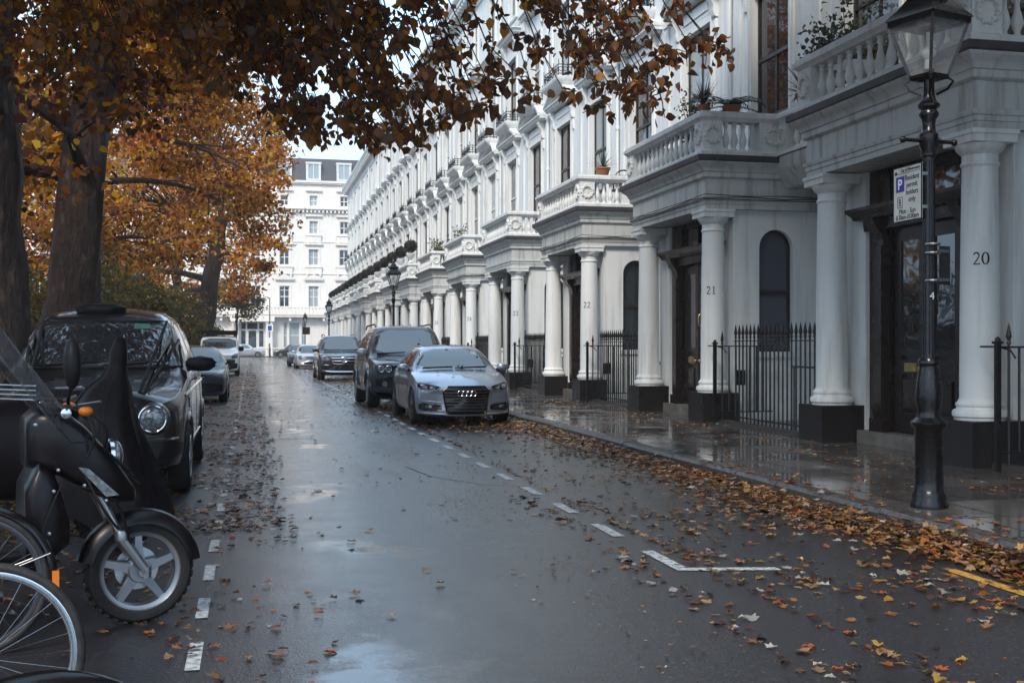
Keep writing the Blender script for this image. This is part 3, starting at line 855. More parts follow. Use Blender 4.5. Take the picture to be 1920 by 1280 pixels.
# different curtains and sashes up the terrace
for n, r in houses.items():
    rr = random.Random(n * 13 + 5)
    for wdw in [c for c in r.children if c.name.startswith('window') and not c.name.startswith('window_s')]:
        pane = wdw.children[0]
        k = rr.random()
        if k < (.25 if n < 3 else .5):
            pane.data = pane.data.copy(); pane.data.materials[0] = M['panecurtain']
        if n >= 4 and rr.random() < .5:
            wdw.data = wdw.data.copy(); wdw.data.materials[0] = M['sashw']

# ------------------------------------------------------------------ area railings in front of the basements
def spear(b, x, y, z0, z1, r=.014):
    b.tube([(x, y, z0), (x, y, z1)], r, 6)
    b.lathe([(r, 0), (.022, .01), (.022, .025), (.013, .04), (.018, .05), (.030, .085), (.021, .13), (.010, .19), (1e-5, .235)], (x, y, z1), 7)
def make_railing():
    root = empty('area_railing', (7.69, -2.2, .12))
    global OFF; OFF = Vector((-7.69, 2.2, -.12))
    b = MB(); x = 7.69
    b.box(x - .022, x + .022, -3.83, -.92, 1.47, 1.485); b.box(x - .022, x + .022, -3.83, -.92, .24, .26)
    for i in range(21): spear(b, x, -3.78 + i * .141, .16, 1.52)
    b.build('rail_panel', 'iron', root)
    b = MB(); xg = 7.5; yg = -.62
    b.box(xg, 8.5, yg - .015, yg + .015, 1.385, 1.405); b.box(xg, 8.5, yg - .015, yg + .015, .30, .32)
    for i in range(8):
        xx = xg + .10 + i * .122
        if i == 0: spear(b, xx, yg, .18, 1.42)
        else: b.tube([(xx, yg, .30), (xx, yg, 1.40)], .014, 6)
    b.box(7.86, 8.0, yg - .03, yg + .03, .75, 1.0)
    b.build('gate', 'iron', root)
    b = MB(); b.box(7.445, 7.495, yg - .025, yg + .025, .12, 1.43); b.box(7.43, 7.51, yg - .04, yg + .04, 1.43, 1.455)
    b.lathe([(.03, 0), (.032, .02), (.018, .04), (1e-5, .05)], (7.47, yg, 1.455), 8)
    b.tube([(7.52, yg, 1.39), (7.62, yg, 1.36), (7.68, yg, 1.28)], .01, 5); b.tube([(7.47, yg, 1.40), (7.47, -.34, 1.40)], .013, 6)
    b.build('gate_post', 'iron', root)
    b = MB(); b.tube([(8.9, -.5, 1.05), (8.9, -1.4, 1.05), (8.9, -3.0, .2), (8.9, -3.6, -.3)], .02, 6)
    for y, z in ((-.6, 1.05), (-1.4, 1.05), (-2.2, .62), (-3.0, .2)): b.tube([(8.9, y, z), (8.9, y, -1.0)], .014, 5)
    b.build('stair_handrail', 'iron', root)
    OFF = Vector((0, 0, 0)); return root
rl = make_railing()
for n in range(0, 15):
    r = rl if n == 0 else copy_tree(rl)
    r.location = (7.69, 10.98 + W * n - 2.2, .12)
    who = f'before the house numbered {20 + n}' if n <= 5 else f'{ORD[n - 6]} beyond the house numbered 25'
    tag(r, f'black spear topped area railing with gate, {who}', 'railing', 'black area railings')

# ------------------------------------------------------------------ gas lamps
def make_lamp():
    root = empty('street_lamp')
    b = MB(); L = 'lampiron'
    b.lathe([(.150, 0), (.152, .03), (.135, .06), (.135, .10), (.125, .13), (.116, .15), (.112, .2), (.110, .62), (.125, .64), (.14, .66), (.142, .68), (.12, .70), (.095, .72), (.09, .75),
             (.088, .78), (.102, .84), (.104, .90), (.094, 1.0), (.082, 1.08), (.074, 1.12), (.076, 1.14), (.086, 1.15), (.086, 1.17), (.075, 1.19)], n=20)
    b.build('lamp_base', L, root)
    b = MB(); b.lathe([(.050, 1.15), (.046, 1.2), (.040, 2.8), (.06, 2.81), (.06, 2.86), (.075, 2.88), (.075, 2.98), (.055, 3.0), (.05, 3.06), (.055, 3.1), (.075, 3.13), (.078, 3.15), (.06, 3.18), (.085, 3.2), (.088, 3.22), (.06, 3.25), (.045, 3.3), (.04, 3.48), (.05, 3.5)], n=16)
    for k in range(8):                                   # flutes
        t = 2 * PI * k / 8; c, s = math.cos(t), math.sin(t)
        b.tube([(.046 * c, .046 * s, 1.22), (.0405 * c, .0405 * s, 2.78)], .007, 5)
    b.build('lamp_shaft', L, root)
    b = MB(); b.tube([(-.24, .05, 2.93), (.24, -.05, 2.93)], .016, 8)
    for sx in (-1, 1): b.sphere((sx * .24, -sx * .05, 2.93), .028, 8, 6)
    b.build('ladder_bar', L, root)
    lan = MB(); zb, zt = 3.44, 3.88; hb, ht = .10, .215
    cs = [(-1, -1), (1, -1), (1, 1), (-1, 1)]
    for (sx, sy) in cs: lan.bar((sx * hb, sy * hb, zb), (sx * ht, sy * ht, zt), .024, .024)
    for i in range(4):
        a, c = cs[i], cs[(i + 1) % 4]
        lan.bar((a[0] * hb, a[1] * hb, zb), (c[0] * hb, c[1] * hb, zb), .026, .026); lan.bar((a[0] * ht, a[1] * ht, zt), (c[0] * ht, c[1] * ht, zt), .036, .05)
    lan.box(-hb, hb, -hb, hb, zb - .02, zb)
    for (sx, sy) in cs: lan.tube([(sx * .04, sy * .04, 3.3), (sx * .10, sy * .10, 3.34), (sx * .13, sy * .13, 3.40), (sx * hb, sy * hb, zb - .01)], .011, 5)
    lt = lan.build('lantern', L, root)
    g = MB()
    for i in range(4):
        a, c = cs[i], cs[(i + 1) % 4]
        q = [(a[0] * hb, a[1] * hb, zb), (c[0] * hb, c[1] * hb, zb), (c[0] * ht, c[1] * ht, zt), (a[0] * ht, a[1] * ht, zt)]
        g.add(q, [(0, 1, 2, 3)])
    g.build('lantern_glass', 'lampglass', lt, 0)
    b = MB(); b.lathe([(.335, 3.90), (.325, 3.92), (.24, 3.99), (.17, 4.07), (.15, 4.08)], n=4, a0=PI / 4)
    b.lathe([(.15, 4.06), (.16, 4.14), (.13, 4.16), (.10, 4.2), (.11, 4.22), (.05, 4.27), (.03, 4.30), (.045, 4.34), (.03, 4.38), (.012, 4.42), (1e-5, 4.48)], n=14)
    for k in range(14):
        t = 2 * PI * k / 14; b.tube([(.15 * math.cos(t), .15 * math.sin(t), 4.07), (.19 * math.cos(t), .19 * math.sin(t), 4.12), (.15 * math.cos(t), .15 * math.sin(t), 4.16)], .014, 4)
    b.build('lantern_roof', L, root)
    b = MB(); b.lathe([(.03, 3.46), (.035, 3.52), (.03, 3.58), (.06, 3.62), (.06, 3.64), (.02, 3.70), (.02, 3.80)], n=12); b.build('burner', 'sashw', root)
    return root
def lampglass():
    m, nt, b = nodes('dusty lantern glass'); out = nt.nodes['Material Output']
    t = N(nt, 'ShaderNodeBsdfTransparent'); t.inputs[0].default_value = (.82, .84, .84, 1)
    b.inputs['Base Color'].default_value = (.45, .46, .46, 1); b.inputs['Roughness'].default_value = .12
    f = noise(nt, 14, 4, .6, pos(nt))
    mx = N(nt, 'ShaderNodeMixShader'); nt.links.new(ramp(nt, f, [(.3, .16), (.8, .42)]), mx.inputs[0])
    nt.links.new(t.outputs[0], mx.inputs[1]); nt.links.new(b.outputs[0], mx.inputs[2]); nt.links.new(mx.outputs[0], out.inputs[0])
    return m
M['lampglass'] = lampglass()
lamp = make_lamp()
for i, (x, y, rz, lab) in enumerate([(5.30, 8.22, .30, 'black gas lamp with fluted post and square lantern standing nearest, carrying the parking sign'),
                                (5.1, 41.9, .1, 'black gas lamp with square lantern beside the dark grey off-road car'),
                                (5.1, 77.4, .05, 'black gas lamp with square lantern rising behind the black car with the star emblem'),
                                (5.1, 111.8, .05, 'farthest black gas lamp, before the tall cream building')]):
    o = lamp if i == 0 else copy_tree(lamp)
    o.location = (x, y, .12); o.rotation_euler.z = rz; tag(o, lab, 'street lamp', 'gas lamps along the pavement')

def text_mesh(body, size, name, mat, parent, loc, rot, align='CENTER', ext=.001, sx=1.0):
    cu = bpy.data.curves.new('t', 'FONT'); cu.body = body; cu.size = size; cu.align_x = align; cu.extrude = ext; cu.space_line = .95
    o = bpy.data.objects.new('t', cu); COL.objects.link(o)
    me = bpy.data.meshes.new_from_object(o.evaluated_get(bpy.context.evaluated_depsgraph_get()))
    bpy.data.objects.remove(o)
    t = link(name, me, mat, parent, 0); t.location = loc; t.rotation_euler = rot; t.scale = (sx, 1, 1)
    return t
# parking sign, parallel to the kerb and facing the road
sx, sy, sz = 5.225, 8.40, 2.655
M['signface'] = pm('sign face', (.38, .41, .42), .35, var=.08)
M['signblue'] = pm('sign blue', (.03, .045, .22), .35, var=.05)
sg = empty('parking_sign', (sx, sy, sz), 0, 'white resident permit parking sign with blue P, clamped to the nearest lamp post', 'sign')
hw, hh = .205, .225
MB().box(-.004, .004, -hw, hw, -hh, hh).build('sign_plate', 'signface', sg, 0)
b = MB()
for y0, y1, z0, z1 in ((-hw, hw, hh - .006, hh), (-hw, hw, -hh, -hh + .006), (-hw, -hw + .006, -hh + .006, hh - .006), (hw - .006, hw, -hh + .006, hh - .006)): b.box(-.007, .002, y0, y1, z0, z1)
b.build('sign_border', 'number', sg, 0)
b = MB(); b.box(.004, .10, -.21, -.16, .12, .145); b.box(.004, .10, -.21, -.16, -.145, -.12); b.build('bracket', 'steel', sg, 0)
b = MB(); b.box(-.006, -.003, .045, .165, .02, .145); b.build('sign_symbol', 'signblue', sg, 0)
RT = (PI / 2, 0, -PI / 2)                       # text facing -X, reading from far to near
text_mesh('P', .125, 'lettering', 'white', sg, (-.0075, .105, .038), RT)
text_mesh('Resident\npermit\nholders\nonly', .062, 'lettering', 'number', sg, (-.0055, -.068, .105), RT, sx=.95)
text_mesh('B', .085, 'lettering', 'number', sg, (-.0055, .108, -.095), RT, sx=.8)
b = MB()
for y0, y1, z0, z1 in ((.07, .146, -.025, -.021), (.07, .146, -.111, -.107), (.07, .074, -.107, -.025), (.142, .146, -.107, -.025)): b.box(-.006, -.003, y0, y1, z0, z1)
b.build('lettering', 'number', sg, 0)
text_mesh('Mon - Sun', .058, 'lettering', 'number', sg, (-.0055, 0, -.162), RT)
text_mesh('8.30am-10.00pm', .055, 'lettering', 'number', sg, (-.0055, 0, -.208), RT, sx=.9)
text_mesh('City of Westminster', .034, 'lettering', 'number', sg, (-.0055, -.185, .182), RT, 'RIGHT')
b = MB().box(-.006, -.003, -.18, .14, .168, .171); b.prism([(.15, .165), (.182, .165), (.182, .18), (.166, .196), (.15, .18)], lambda u, v: (-.0065, u, v), lambda u, v: (-.003, u, v)); b.build('lettering', 'number', sg, 0)
# bracket clips, small dark plate and number on the lamp post
pl = empty('metal_plate', (5.40, 8.2, 2.05), R(18), 'small dark metal plate strapped to the nearest lamp post, seen from behind', 'plate')
MB().box(-.02, .10, -.005, .005, -.15, .16).build('plate', 'plinth', pl, 0)
b = MB()
for z in (.17, .10, -.12): b.torus((-.10, 0, z), .052, .010, 'z', 16, 6)
for z in (.12, -.11): b.box(-.05, .08, -.012, -.006, z - .012, z + .012)
b.build('strap', 'steel', pl)
text_mesh('4', .085, 'lamp_number', 'signface', [c for c in lamp.children if c.name.startswith('lamp_shaft')][0], (-.03, -.058, 1.66), (PI / 2, 0, -.45))

# ------------------------------------------------------------------ topiary balls on urns
def ball(r, n, cols, seed):
    g = np.random.default_rng(seed)
    d = g.normal(size=(n, 3)); d /= np.linalg.norm(d, axis=1)[:, None]
    return leaves(d * r * g.uniform(.80, 1.03, (n, 1)), g.uniform(.04, .07, n), palette(n, cols, [1] * len(cols), .3, g), r=g)
M['darkleaf'] = leafmat('dark evergreen leaves', .15, .45)
def make_topiary():
    root = empty('topiary_ball')
    MB().lathe([(.17, 0), (.17, .04), (.08, .08), (.06, .14), (.10, .2), (.17, .26), (.215, .40), (.225, .42), (.225, .45), (.19, .46)], n=16).build('urn', 'stucco', root)
    c = MB().sphere((0, 0, .80), .26, 14, 10).build('core', 'plastic', root)
    V, F, cc = ball(.31, 900, [(.018, .02, .014), (.03, .028, .022), (.012, .014, .012)], 3)
    np_mesh('foliage', V + np.array([0, 0, .80]), F, cc, M['darkleaf'], root)
    bpy.data.objects.remove(c)
    MB().sphere((0, 0, .80), .265, 14, 10).build('inner_foliage', 'topcore', root)
    return root
M['topcore'] = pm('dense dark foliage', (.014, .015, .012), .8, var=.3, scale=30, bmp=.8, bscale=60)
tp = make_topiary(); first = True
for n in range(6, 14):
    for k, (yy, side) in enumerate(((-.22, 'nearer'), (3.47, 'farther'))):
        o = tp if first else copy_tree(tp); first = False
        o.location = (7.50, 10.98 + W * n + yy, 5.34); o.rotation_euler.z = n + k
        tag(o, f'dark clipped ball plant in white urn, {side} corner of the {ORD[n - 6]} porch beyond number 25', 'topiary', 'ball plants on the porch corners')

# ------------------------------------------------------------------ balcony plants and a chair
def blade_tuft(b, c, n, L, w, spread, seed, droop=.4):
    g = random.Random(seed)
    for i in range(n):
        t = g.uniform(0, 2 * PI); el = g.uniform(.35, 1.5) * spread; l = L * g.uniform(.7, 1.1)
        d = Vector((math.cos(t) * math.cos(el), math.sin(t) * math.cos(el), math.sin(el)))
        sd = Vector((-math.sin(t), math.cos(t), 0)) * w
        p = Vector(c); vs = []; m = 5
        for k in range(m + 1):
            f = k / m; q = p + d * l * f - Vector((0, 0, droop * l * f * f * math.cos(el)))
            ww = sd * (1 - f) ** .7
            vs += [q - ww, q + ww]
        b.add(vs, [(2 * k, 2 * k + 1, 2 * k + 3, 2 * k + 2) for k in range(m)])
M['blade'] = pm('spiky leaves', (.07, .085, .055), .5, var=.25)
M['bladeb'] = pm('bronze spiky leaves', (.10, .065, .03), .5, var=.25)
M['palm'] = pm('blue green palm fronds', (.045, .10, .085), .5, var=.25)
def spiky(name, loc, label, L=.55, n=46, mat='blade', pot='terracotta', r=.14, seed=1, w=.013):
    t = empty(name, loc, 0, label, 'potted plant', 'plants on the balconies')
    MB().lathe([(r * .75, 0), (r * .98, .13), (r * 1.06, .13), (r * 1.06, .17), (r * .8, .165)], n=16).build('pot', pot, t)
    b = MB(); blade_tuft(b, (0, 0, .15), n, L, w, .95, seed); b.build('foliage', mat, t, 0); return t
def shrub(name, loc, label, rx, rz, n, cols, size, seed, pot=True, cat='potted plant', group='plants on the balconies'):
    g = np.random.default_rng(seed); t = empty(name, loc, 0, label, cat, group)
    if pot: MB().lathe([(.13, 0), (.17, .26), (.19, .26), (.19, .3), (.15, .29)], n=14).build('pot', 'terracotta', t)
    b = MB(); P = []
    for k in range(16):
        a = g.uniform(0, 2 * PI); e = np.array([rx * math.cos(a) * g.uniform(.3, 1), rx * math.sin(a) * g.uniform(.3, 1), .3 + rz * g.uniform(.3, 1)])
        mid = e * .5 + np.array([0, 0, .12])
        b.tube([(0, 0, .25), tuple(mid), tuple(e)], [.012, .009, .004], 5)
        m = n // 16; f = g.uniform(.25, 1, (m, 1)); P.append(np.array([0, 0, .25]) * (1 - f) + e * f + g.normal(0, .075, (m, 3)) * rx / .4)
    b.build('stem', 'bark', t); P = np.concatenate(P)
    V, F, c = leaves(P, g.uniform(.7, 1.2, len(P)) * size, palette(len(P), cols, [1] * len(cols), .3, g), r=g)
    np_mesh('foliage', V, F, c, M['leaf'], t); return t
Yn = lambda n, y: 10.98 + W * n + y
spiky('potted_yucca', (7.55, Yn(1, .05), 5.34), 'bronze spiky plant on the balustrade corner of the porch numbered 21', .60, 80, 'bladeb', 'terracotta', .10, 2)
t = empty('potted_palm', (7.95, Yn(1, -.2), 5.34), 0, 'blue green palm spilling over the balustrade of the porch numbered 21', 'potted plant', 'plants on the balconies')
MB().lathe([(.12, 0), (.16, .1), (.17, .12), (.12, .12)], n=14).build('pot', 'terracotta', t)
b = MB()
for k in range(16):
    a = 2 * PI * k / 16 + .2; g_ = random.Random(k); L = g_.uniform(.5, .75); el = g_.uniform(.2, 1.0); prev = Vector((0, 0, .1))
    for i in range(10):
        f = (i + 1) / 10; q = Vector((math.cos(a) * L * f, math.sin(a) * L * f, .1 + L * f * math.sin(el) - .45 * L * f * f * 1.3))
        for s_ in (-1, 1):
            sd_ = Vector((-math.sin(a), math.cos(a), 0)) * s_; tip = q + (sd_ * .11 + (q - prev).normalized() * .08) * (1.1 - f * .6) - Vector((0, 0, .03))
            b.add([prev, q, tip], [(0, 1, 2)])
        prev = q
b.build('foliage', 'palm', t, 0)
shrub('potted_shrub', (7.75, Yn(1, .95), 4.62), 'small leafy plant behind the balusters of the porch numbered 21', .4, 1.0, 500, [(.05, .06, .04), (.08, .08, .05)], .07, 4)
spiky('potted_yucca', (7.95, Yn(2, -.26), 5.34), 'spiky yucca in a terracotta pot on the balustrade of the porch numbered 22', .62, 44, 'blade', 'terracotta', .17, 5, .012)
spiky('potted_yucca', (7.80, Yn(2, 1.6), 4.62), 'tall thin spiky plant behind the balusters of the porch numbered 22', 1.25, 34, 'blade', 'terracotta', .15, 6, .012)
shrub('potted_shrub', (9.2, Yn(0, 5.35), 4.62), 'large dark green bush in a pot on the balcony beside the porch numbered 20', .72, 2.0, 3400, [(.03, .045, .028), (.05, .06, .035), (.08, .08, .06)], .085, 7)
spiky('potted_agave', (8.83, Yn(0, 6.2), 5.34), 'dark pointed agave on the balcony beside the porch numbered 20', .75, 30, 'blade', 'terracotta', .16, 8, .03)
shrub('potted_shrub', (7.8, Yn(4, 3.0), 4.62), 'pale leafy plant on the balcony of the house numbered 24', .35, 1.15, 400, [(.10, .12, .06), (.16, .16, .09)], .08, 9)
shrub('potted_shrub', (7.85, Yn(5, .4), 4.62), 'brownish grassy plant on the balcony of the house numbered 25', .5, 1.05, 500, [(.12, .10, .05), (.08, .09, .05)], .09, 10)
t = empty('garden_chair', (8.55, Yn(2, -.0), 4.62), 0, 'black iron chair with arched lattice back on the balcony numbered 22', 'chair')
b = MB(); ap = [(-.26 + 0, 0, .45)] + [(-.26 * math.cos(PI * i / 12), 0, .62 + .27 * math.sin(PI * i / 12)) for i in range(13)] + [(.26, 0, .45)]
b.tube(ap, .02, 6)
for i in range(-5, 6):
    b.tube([(i * .045 - .1, 0, .5), (i * .045 + .1, 0, .78)], .005, 4); b.tube([(i * .045 + .1, 0, .5), (i * .045 - .1, 0, .78)], .005, 4)
b.build('backrest', 'iron', t)
b = MB().lathe([(.25, .43), (.26, .44), (.25, .46)], (0, .22, 0), 16); b.build('seat', 'iron', t)
for sx_, sy_ in ((-1, 0), (1, 0), (-1, .42), (1, .42)): MB().tube([(sx_ * .2, sy_ + .02, .44), (sx_ * .23, sy_, 0)], .012, 6).build('leg', 'iron', t)

# ------------------------------------------------------------------ tall building closing the street
def end_building():
    global OFF
    YF = 142.0; OFF = Vector((-5, -YF, 0)); root = empty('corner_building', (5, YF, 0), 0, 'tall cream stucco building with mansard roof closing the far end of the street', 'building')
    C = 'cream'
    TR = lambda b: setattr(b, 'v', [(v[1] + 0, YF + (v[0] - FACE), v[2]) for v in b.v]) or setattr(b, 'f', [tuple(reversed(f)) for f in b.f]) or b     # facade built facing -X, turned to face -Y
    cols = [-23.2, -19.8, -16.4, -13.0, -9.6, -6.2, -2.8, .6, 4.0, 7.5, 11.2, 14.8]
    fl = [(6.0, 8.55, .60), (11.1, 13.05, .58), (14.95, 16.5, .5), (18.35, 19.6, .48)]
    holes = [(c - w_, c + w_, a, z) for c in cols for a, z, w_ in fl]
    gf = [-21, -16, 5.2, 12.8]
    gholes = []
    for c in gf: gholes += [(c - .62, c + .62, 1.0, 4.15), (c - 1.3, c - .85, 1.0, 4.15), (c + .85, c + 1.3, 1.0, 4.15)]
    b = MB(); wall_holes(b, -28, 17, 0, 21.4, holes + gholes); TR(b).build('wall', C, root)
    for ci, c in enumerate(cols):
        for fi, (a, z, w_) in enumerate(fl):
            b = MB(); x = FACE + .16
            for y0, y1 in ((c - w_, c - w_ + .1), (c + w_ - .1, c + w_), (c - .06, c + .06)): b.box(x, x + .08, y0, y1, a, z)
            for zz in ((a, a + .1), (z - .1, z), ((a + (z - a) * .5) - .05, (a + (z - a) * .5) + .05)) + (((a + (z - a) * .8) - .04, (a + (z - a) * .8) + .04),) * (fi == 0): b.box(x + .002, x + .078, c - w_ + .1, c + w_ - .1, *zz)
            f = TR(b).build('window', 'sashw', root, 0)
            p = MB().box(x + .04, x + .06, c - w_ + .05, c + w_ - .05, a + .05, z - .05)
            TR(p).build('pane', 'panecurtain' if (ci == 9 or (ci * 7 + fi * 3) % 6 == 0) else 'pane', f, 0)
            s = MB()
            for q0, q1 in ((c - w_ - .22, c - w_), (c + w_, c + w_ + .22)): s.box(FACE - .07, FACE, q0, q1, a - .1, z + .2)
            s.box(FACE - .071, FACE, c - w_, c + w_, z + .001, z + .2)
            if fi == 0:
                s.box(FACE - .3, FACE, c - w_ - .55, c + w_ + .55, z + .75, z + .9)
                s.prism([(c - w_ - .6, z + .9), (c + w_ + .6, z + .9), (c, z + 1.45)], lambda u, v: (FACE - .32, u, v), lambda u, v: (FACE, u, v))
                for k in range(9): s.box(FACE - .25, FACE, c - w_ - .45 + k * .25, c - w_ - .33 + k * .25, z + .64, z + .749)
            else:
                s.box(FACE - .28, FACE, c - w_ - .5, c + w_ + .5, z + .55, z + .75)
                for k in range(8): s.box(FACE - .22, FACE, c - w_ - .38 + k * .24, c - w_ - .26 + k * .24, z + .45, z + .549)
            if fi in (1, 2):
                s.box(FACE - .30, FACE, c - w_ - .42, c + w_ + .42, a - .28, a - .12); s.box(FACE - .24, FACE, c - w_ - .40, c + w_ + .40, a - 1.1, a - .95)
                s.box(FACE - .22, FACE - .1, c - w_ - .38, c + w_ + .38, a - .949, a - .281)
                for sg_ in (-1, 1): s.box(FACE - .26, FACE, c + sg_ * (w_ + .2) - .1, c + sg_ * (w_ + .2) + .1, a - 1.4, a - 1.101)
            TR(s).build('window_surround', C, root, 0)
    for c in gf:
        for y0, y1 in ((c - .62, c + .62), (c - 1.3, c - .85), (c + .85, c + 1.3)):
            b = MB(); x = FACE + .16
            for q0, q1 in ((y0, y0 + .09), (y1 - .09, y1)): b.box(x, x + .08, q0, q1, 1.0, 4.15)
            for zz in ((1.0, 1.1), (2.5, 2.6), (4.05, 4.15)): b.box(x + .002, x + .078, y0 + .09, y1 - .09, *zz)
            f = TR(b).build('window', 'sashw', root, 0); TR(MB().box(x + .04, x + .06, y0 + .04, y1 - .04, 1.05, 4.1)).build('pane', 'panecurtain', f, 0)
    s = MB()
    for z0 in (10.0, 13.9): s.box(FACE - .08, FACE, -28, 17, z0, z0 + .16)
    s.box(FACE - .35, FACE, -28, 17, 17.75, 17.9); s.box(FACE - .55, FACE, -28, 17, 17.9, 18.1)
    for k in range(94): s.box(FACE - .45, FACE - .01, -27.8 + k * .478, -27.6 + k * .478, 17.5, 17.749)
    s.box(FACE - .3, FACE, -28, 17, 21.0, 21.15); s.box(FACE - .4, FACE, -28, 17, 21.15, 21.4)
    for k in range(14):
        for y0_, y1_ in ((-28, -22.4), (1.6, 3.7), (6.7, 11.3)): s.box(FACE - .045, FACE - .001, y0_, y1_, .3 + k * .32, .58 + k * .32)
    TR(s).build('cornice', C, root, 0)
    # first floor balcony on brackets with pierced parapet
    s = MB(); s.box(FACE - 1.1, FACE - .002, -28, 17, 4.75, 5.0); s.box(FACE - 1.2, FACE - .9, -28, 17, 5.0, 5.1); s.box(FACE - 1.2, FACE - .9, -28, 17, 5.85, 5.98)
    for k in range(12):
        y = -28 + k * 4.05; s.box(FACE - 1.15, FACE - .95, y, y + .5, 5.1, 5.85); s.box(FACE - .9, FACE - .01, y + .1, y + .4, 4.3, 4.749)
        for j in range(8): s.lathe([(.06, 5.1), (.1, 5.3), (.05, 5.55), (.05, 5.7), (.08, 5.85)], (FACE - 1.05, y + .85 + j * .42, 0), 6)
    TR(s).build('balcony', C, root)
    # mansard and dormers
    s = MB()
    for q0, q1 in ((-28, 17),): s.prism([(0, 21.4), (1.0, 24.3), (8, 24.3), (8, 21.4)], lambda u, v: (FACE + .15 + u, q0, v), lambda u, v: (FACE + .15 + u, q1, v))
    TR(s).build('mansard_roof', 'slate', root, 0)
    for c in cols[::1]:
        b = MB(); b.box(FACE + .12, FACE + 1.2, c - .9, c + .9, 21.5, 21.7); b.box(FACE + .12, FACE + 1.2, c - .95, c + .95, 23.5, 23.75)
        for q0, q1 in ((c - .9, c - .62), (c + .62, c + .9), (c - .05, c + .05)): b.box(FACE + .16, FACE + 1.2, q0, q1, 21.7, 23.5)
        f = TR(b).build('dormer', 'sashw', root, 0); TR(MB().box(FACE + .22, FACE + .3, c - .62, c + .62, 21.7, 23.5)).build('pane', 'panecurtain', f, 0)
    # entrance porch
    c0 = .2
    s = MB(); s.box(FACE - 1.25, FACE - .01, c0 - 2.6, c0 + 2.6, 4.2, 4.74); s.box(FACE - .12, FACE, c0 - 2.5, c0 - 1.5, 0, 4.19); s.box(FACE - .12, FACE, c0 + 1.5, c0 + 2.5, 0, 4.19)
    for y in (c0 - 2.25, c0 - 1.75, c0 + 1.75, c0 + 2.25): s.lathe([(.26, .3), (.26, .5), (.21, .55), (.2, 2), (.17, 3.9), (.25, 4.0), (.25, 4.2)], (FACE - .9, y, 0), 12); s.box(FACE - 1.2, FACE - .6, y - .3, y + .3, 0, .3)
    TR(s).build('porch', C, root)
    s = MB(); s.box(FACE - .06, FACE - .001, c0 - 1.45, c0 + 1.45, .3, 4.15); d = TR(s).build('door_frame', 'sashw', root, 0)
    s = MB(); s.box(FACE - .08, FACE - .062, c0 - .45, c0 + .45, .3, 3.1); s.box(FACE - .08, FACE - .062, c0 - .6, c0 + .6, 3.3, 4.05)
    for sg_ in (-1, 1): s.box(FACE - .08, FACE - .062, *sorted((c0 + sg_ * .8, c0 + sg_ * 1.3)), 1.2, 3.1); s.box(FACE - .08, FACE - .062, *sorted((c0 + sg_ * .8, c0 + sg_ * 1.3)), 3.3, 4.05)
    TR(s).build('door', 'pane', d, 0)
    OFF = Vector((0, 0, 0))
end_building()
# low white balustrade before it and the thin modern lamp
t = empty('balustrade', (1.5, 138.6, .12), 0, 'low white balustrade before the cream building', 'balustrade')
b = MB(); b.box(-7, 6, -.1, .1, 0, .12); b.box(-7, 6, -.12, .12, .82, .95); b.build('rail', 'cream', t, 0)
b = MB()
for k in range(44): b.lathe([(.05, .12), (.09, .3), (.04, .6), (.07, .82)], (-6.8 + k * .29, 0, 0), 6)
b.build('balusters', 'cream', t)
t = empty('street_lamp', (2.15, 135.2, .12), 0, 'thin modern street lamp with short arm before the cream building', 'street lamp')
MB().tube([(0, 0, 0), (0, 0, .9), (0, 0, .95), (0, 0, 6.6)], [.11, .11, .07, .055], 8).build('pole', 'plinth', t)
MB().tube([(0, 0, 6.6), (-.05, -.1, 6.7), (-.35, -.5, 6.74)], .045, 6).build('arm', 'plinth', t); MB().box(-.62, -.3, -.62, -.4, 6.70, 6.80).build('lamp_head', 'steel', t, 0)
t = empty('traffic_sign', (2.15, 135.1, 3.0), 0, 'small white sign plates on the thin modern lamp post', 'sign')
MB().box(-.38, .38, -.06, -.02, -.05, .75).build('sign_plate', 'white', t, 0); MB().box(-.22, .22, -.065, -.061, .05, .6).build('sign_symbol', 'signblue', t, 0)
MB().box(-.28, .28, -.06, -.02, -1.45, -.75).build('sign_plate', 'white', t, 0)
t = empty('traffic_sign', (5.1, 111.7, 2.9), 0, 'dark square sign on the farthest gas lamp', 'sign'); MB().box(-.25, .45, -.10, -.07, -.5, .2).build('sign_plate', 'plinth', t, 0)

# ------------------------------------------------------------------ vehicles.  local frame: nose at y=0 pointing to -Y, length along +Y
def pchip(xs, ys, x):
    xs = np.array(xs, float); ys = np.array(ys, float); h = np.diff(xs); d = np.diff(ys) / h; m = np.zeros(len(xs))
    for i in range(1, len(xs) - 1):
        if d[i - 1] * d[i] > 0:
            w1, w2 = 2 * h[i] + h[i - 1], h[i] + 2 * h[i - 1]; m[i] = (w1 + w2) / (w1 / d[i - 1] + w2 / d[i])
    m[0], m[-1] = d[0], d[-1]
    i = np.clip(np.searchsorted(xs, x) - 1, 0, len(xs) - 2); t = (x - xs[i]) / h[i]
    return (1 + 2 * t) * (1 - t) ** 2 * ys[i] + t * (1 - t) ** 2 * h[i] * m[i] + t * t * (3 - 2 * t) * ys[i + 1] + t * t * (t - 1) * h[i] * m[i + 1]

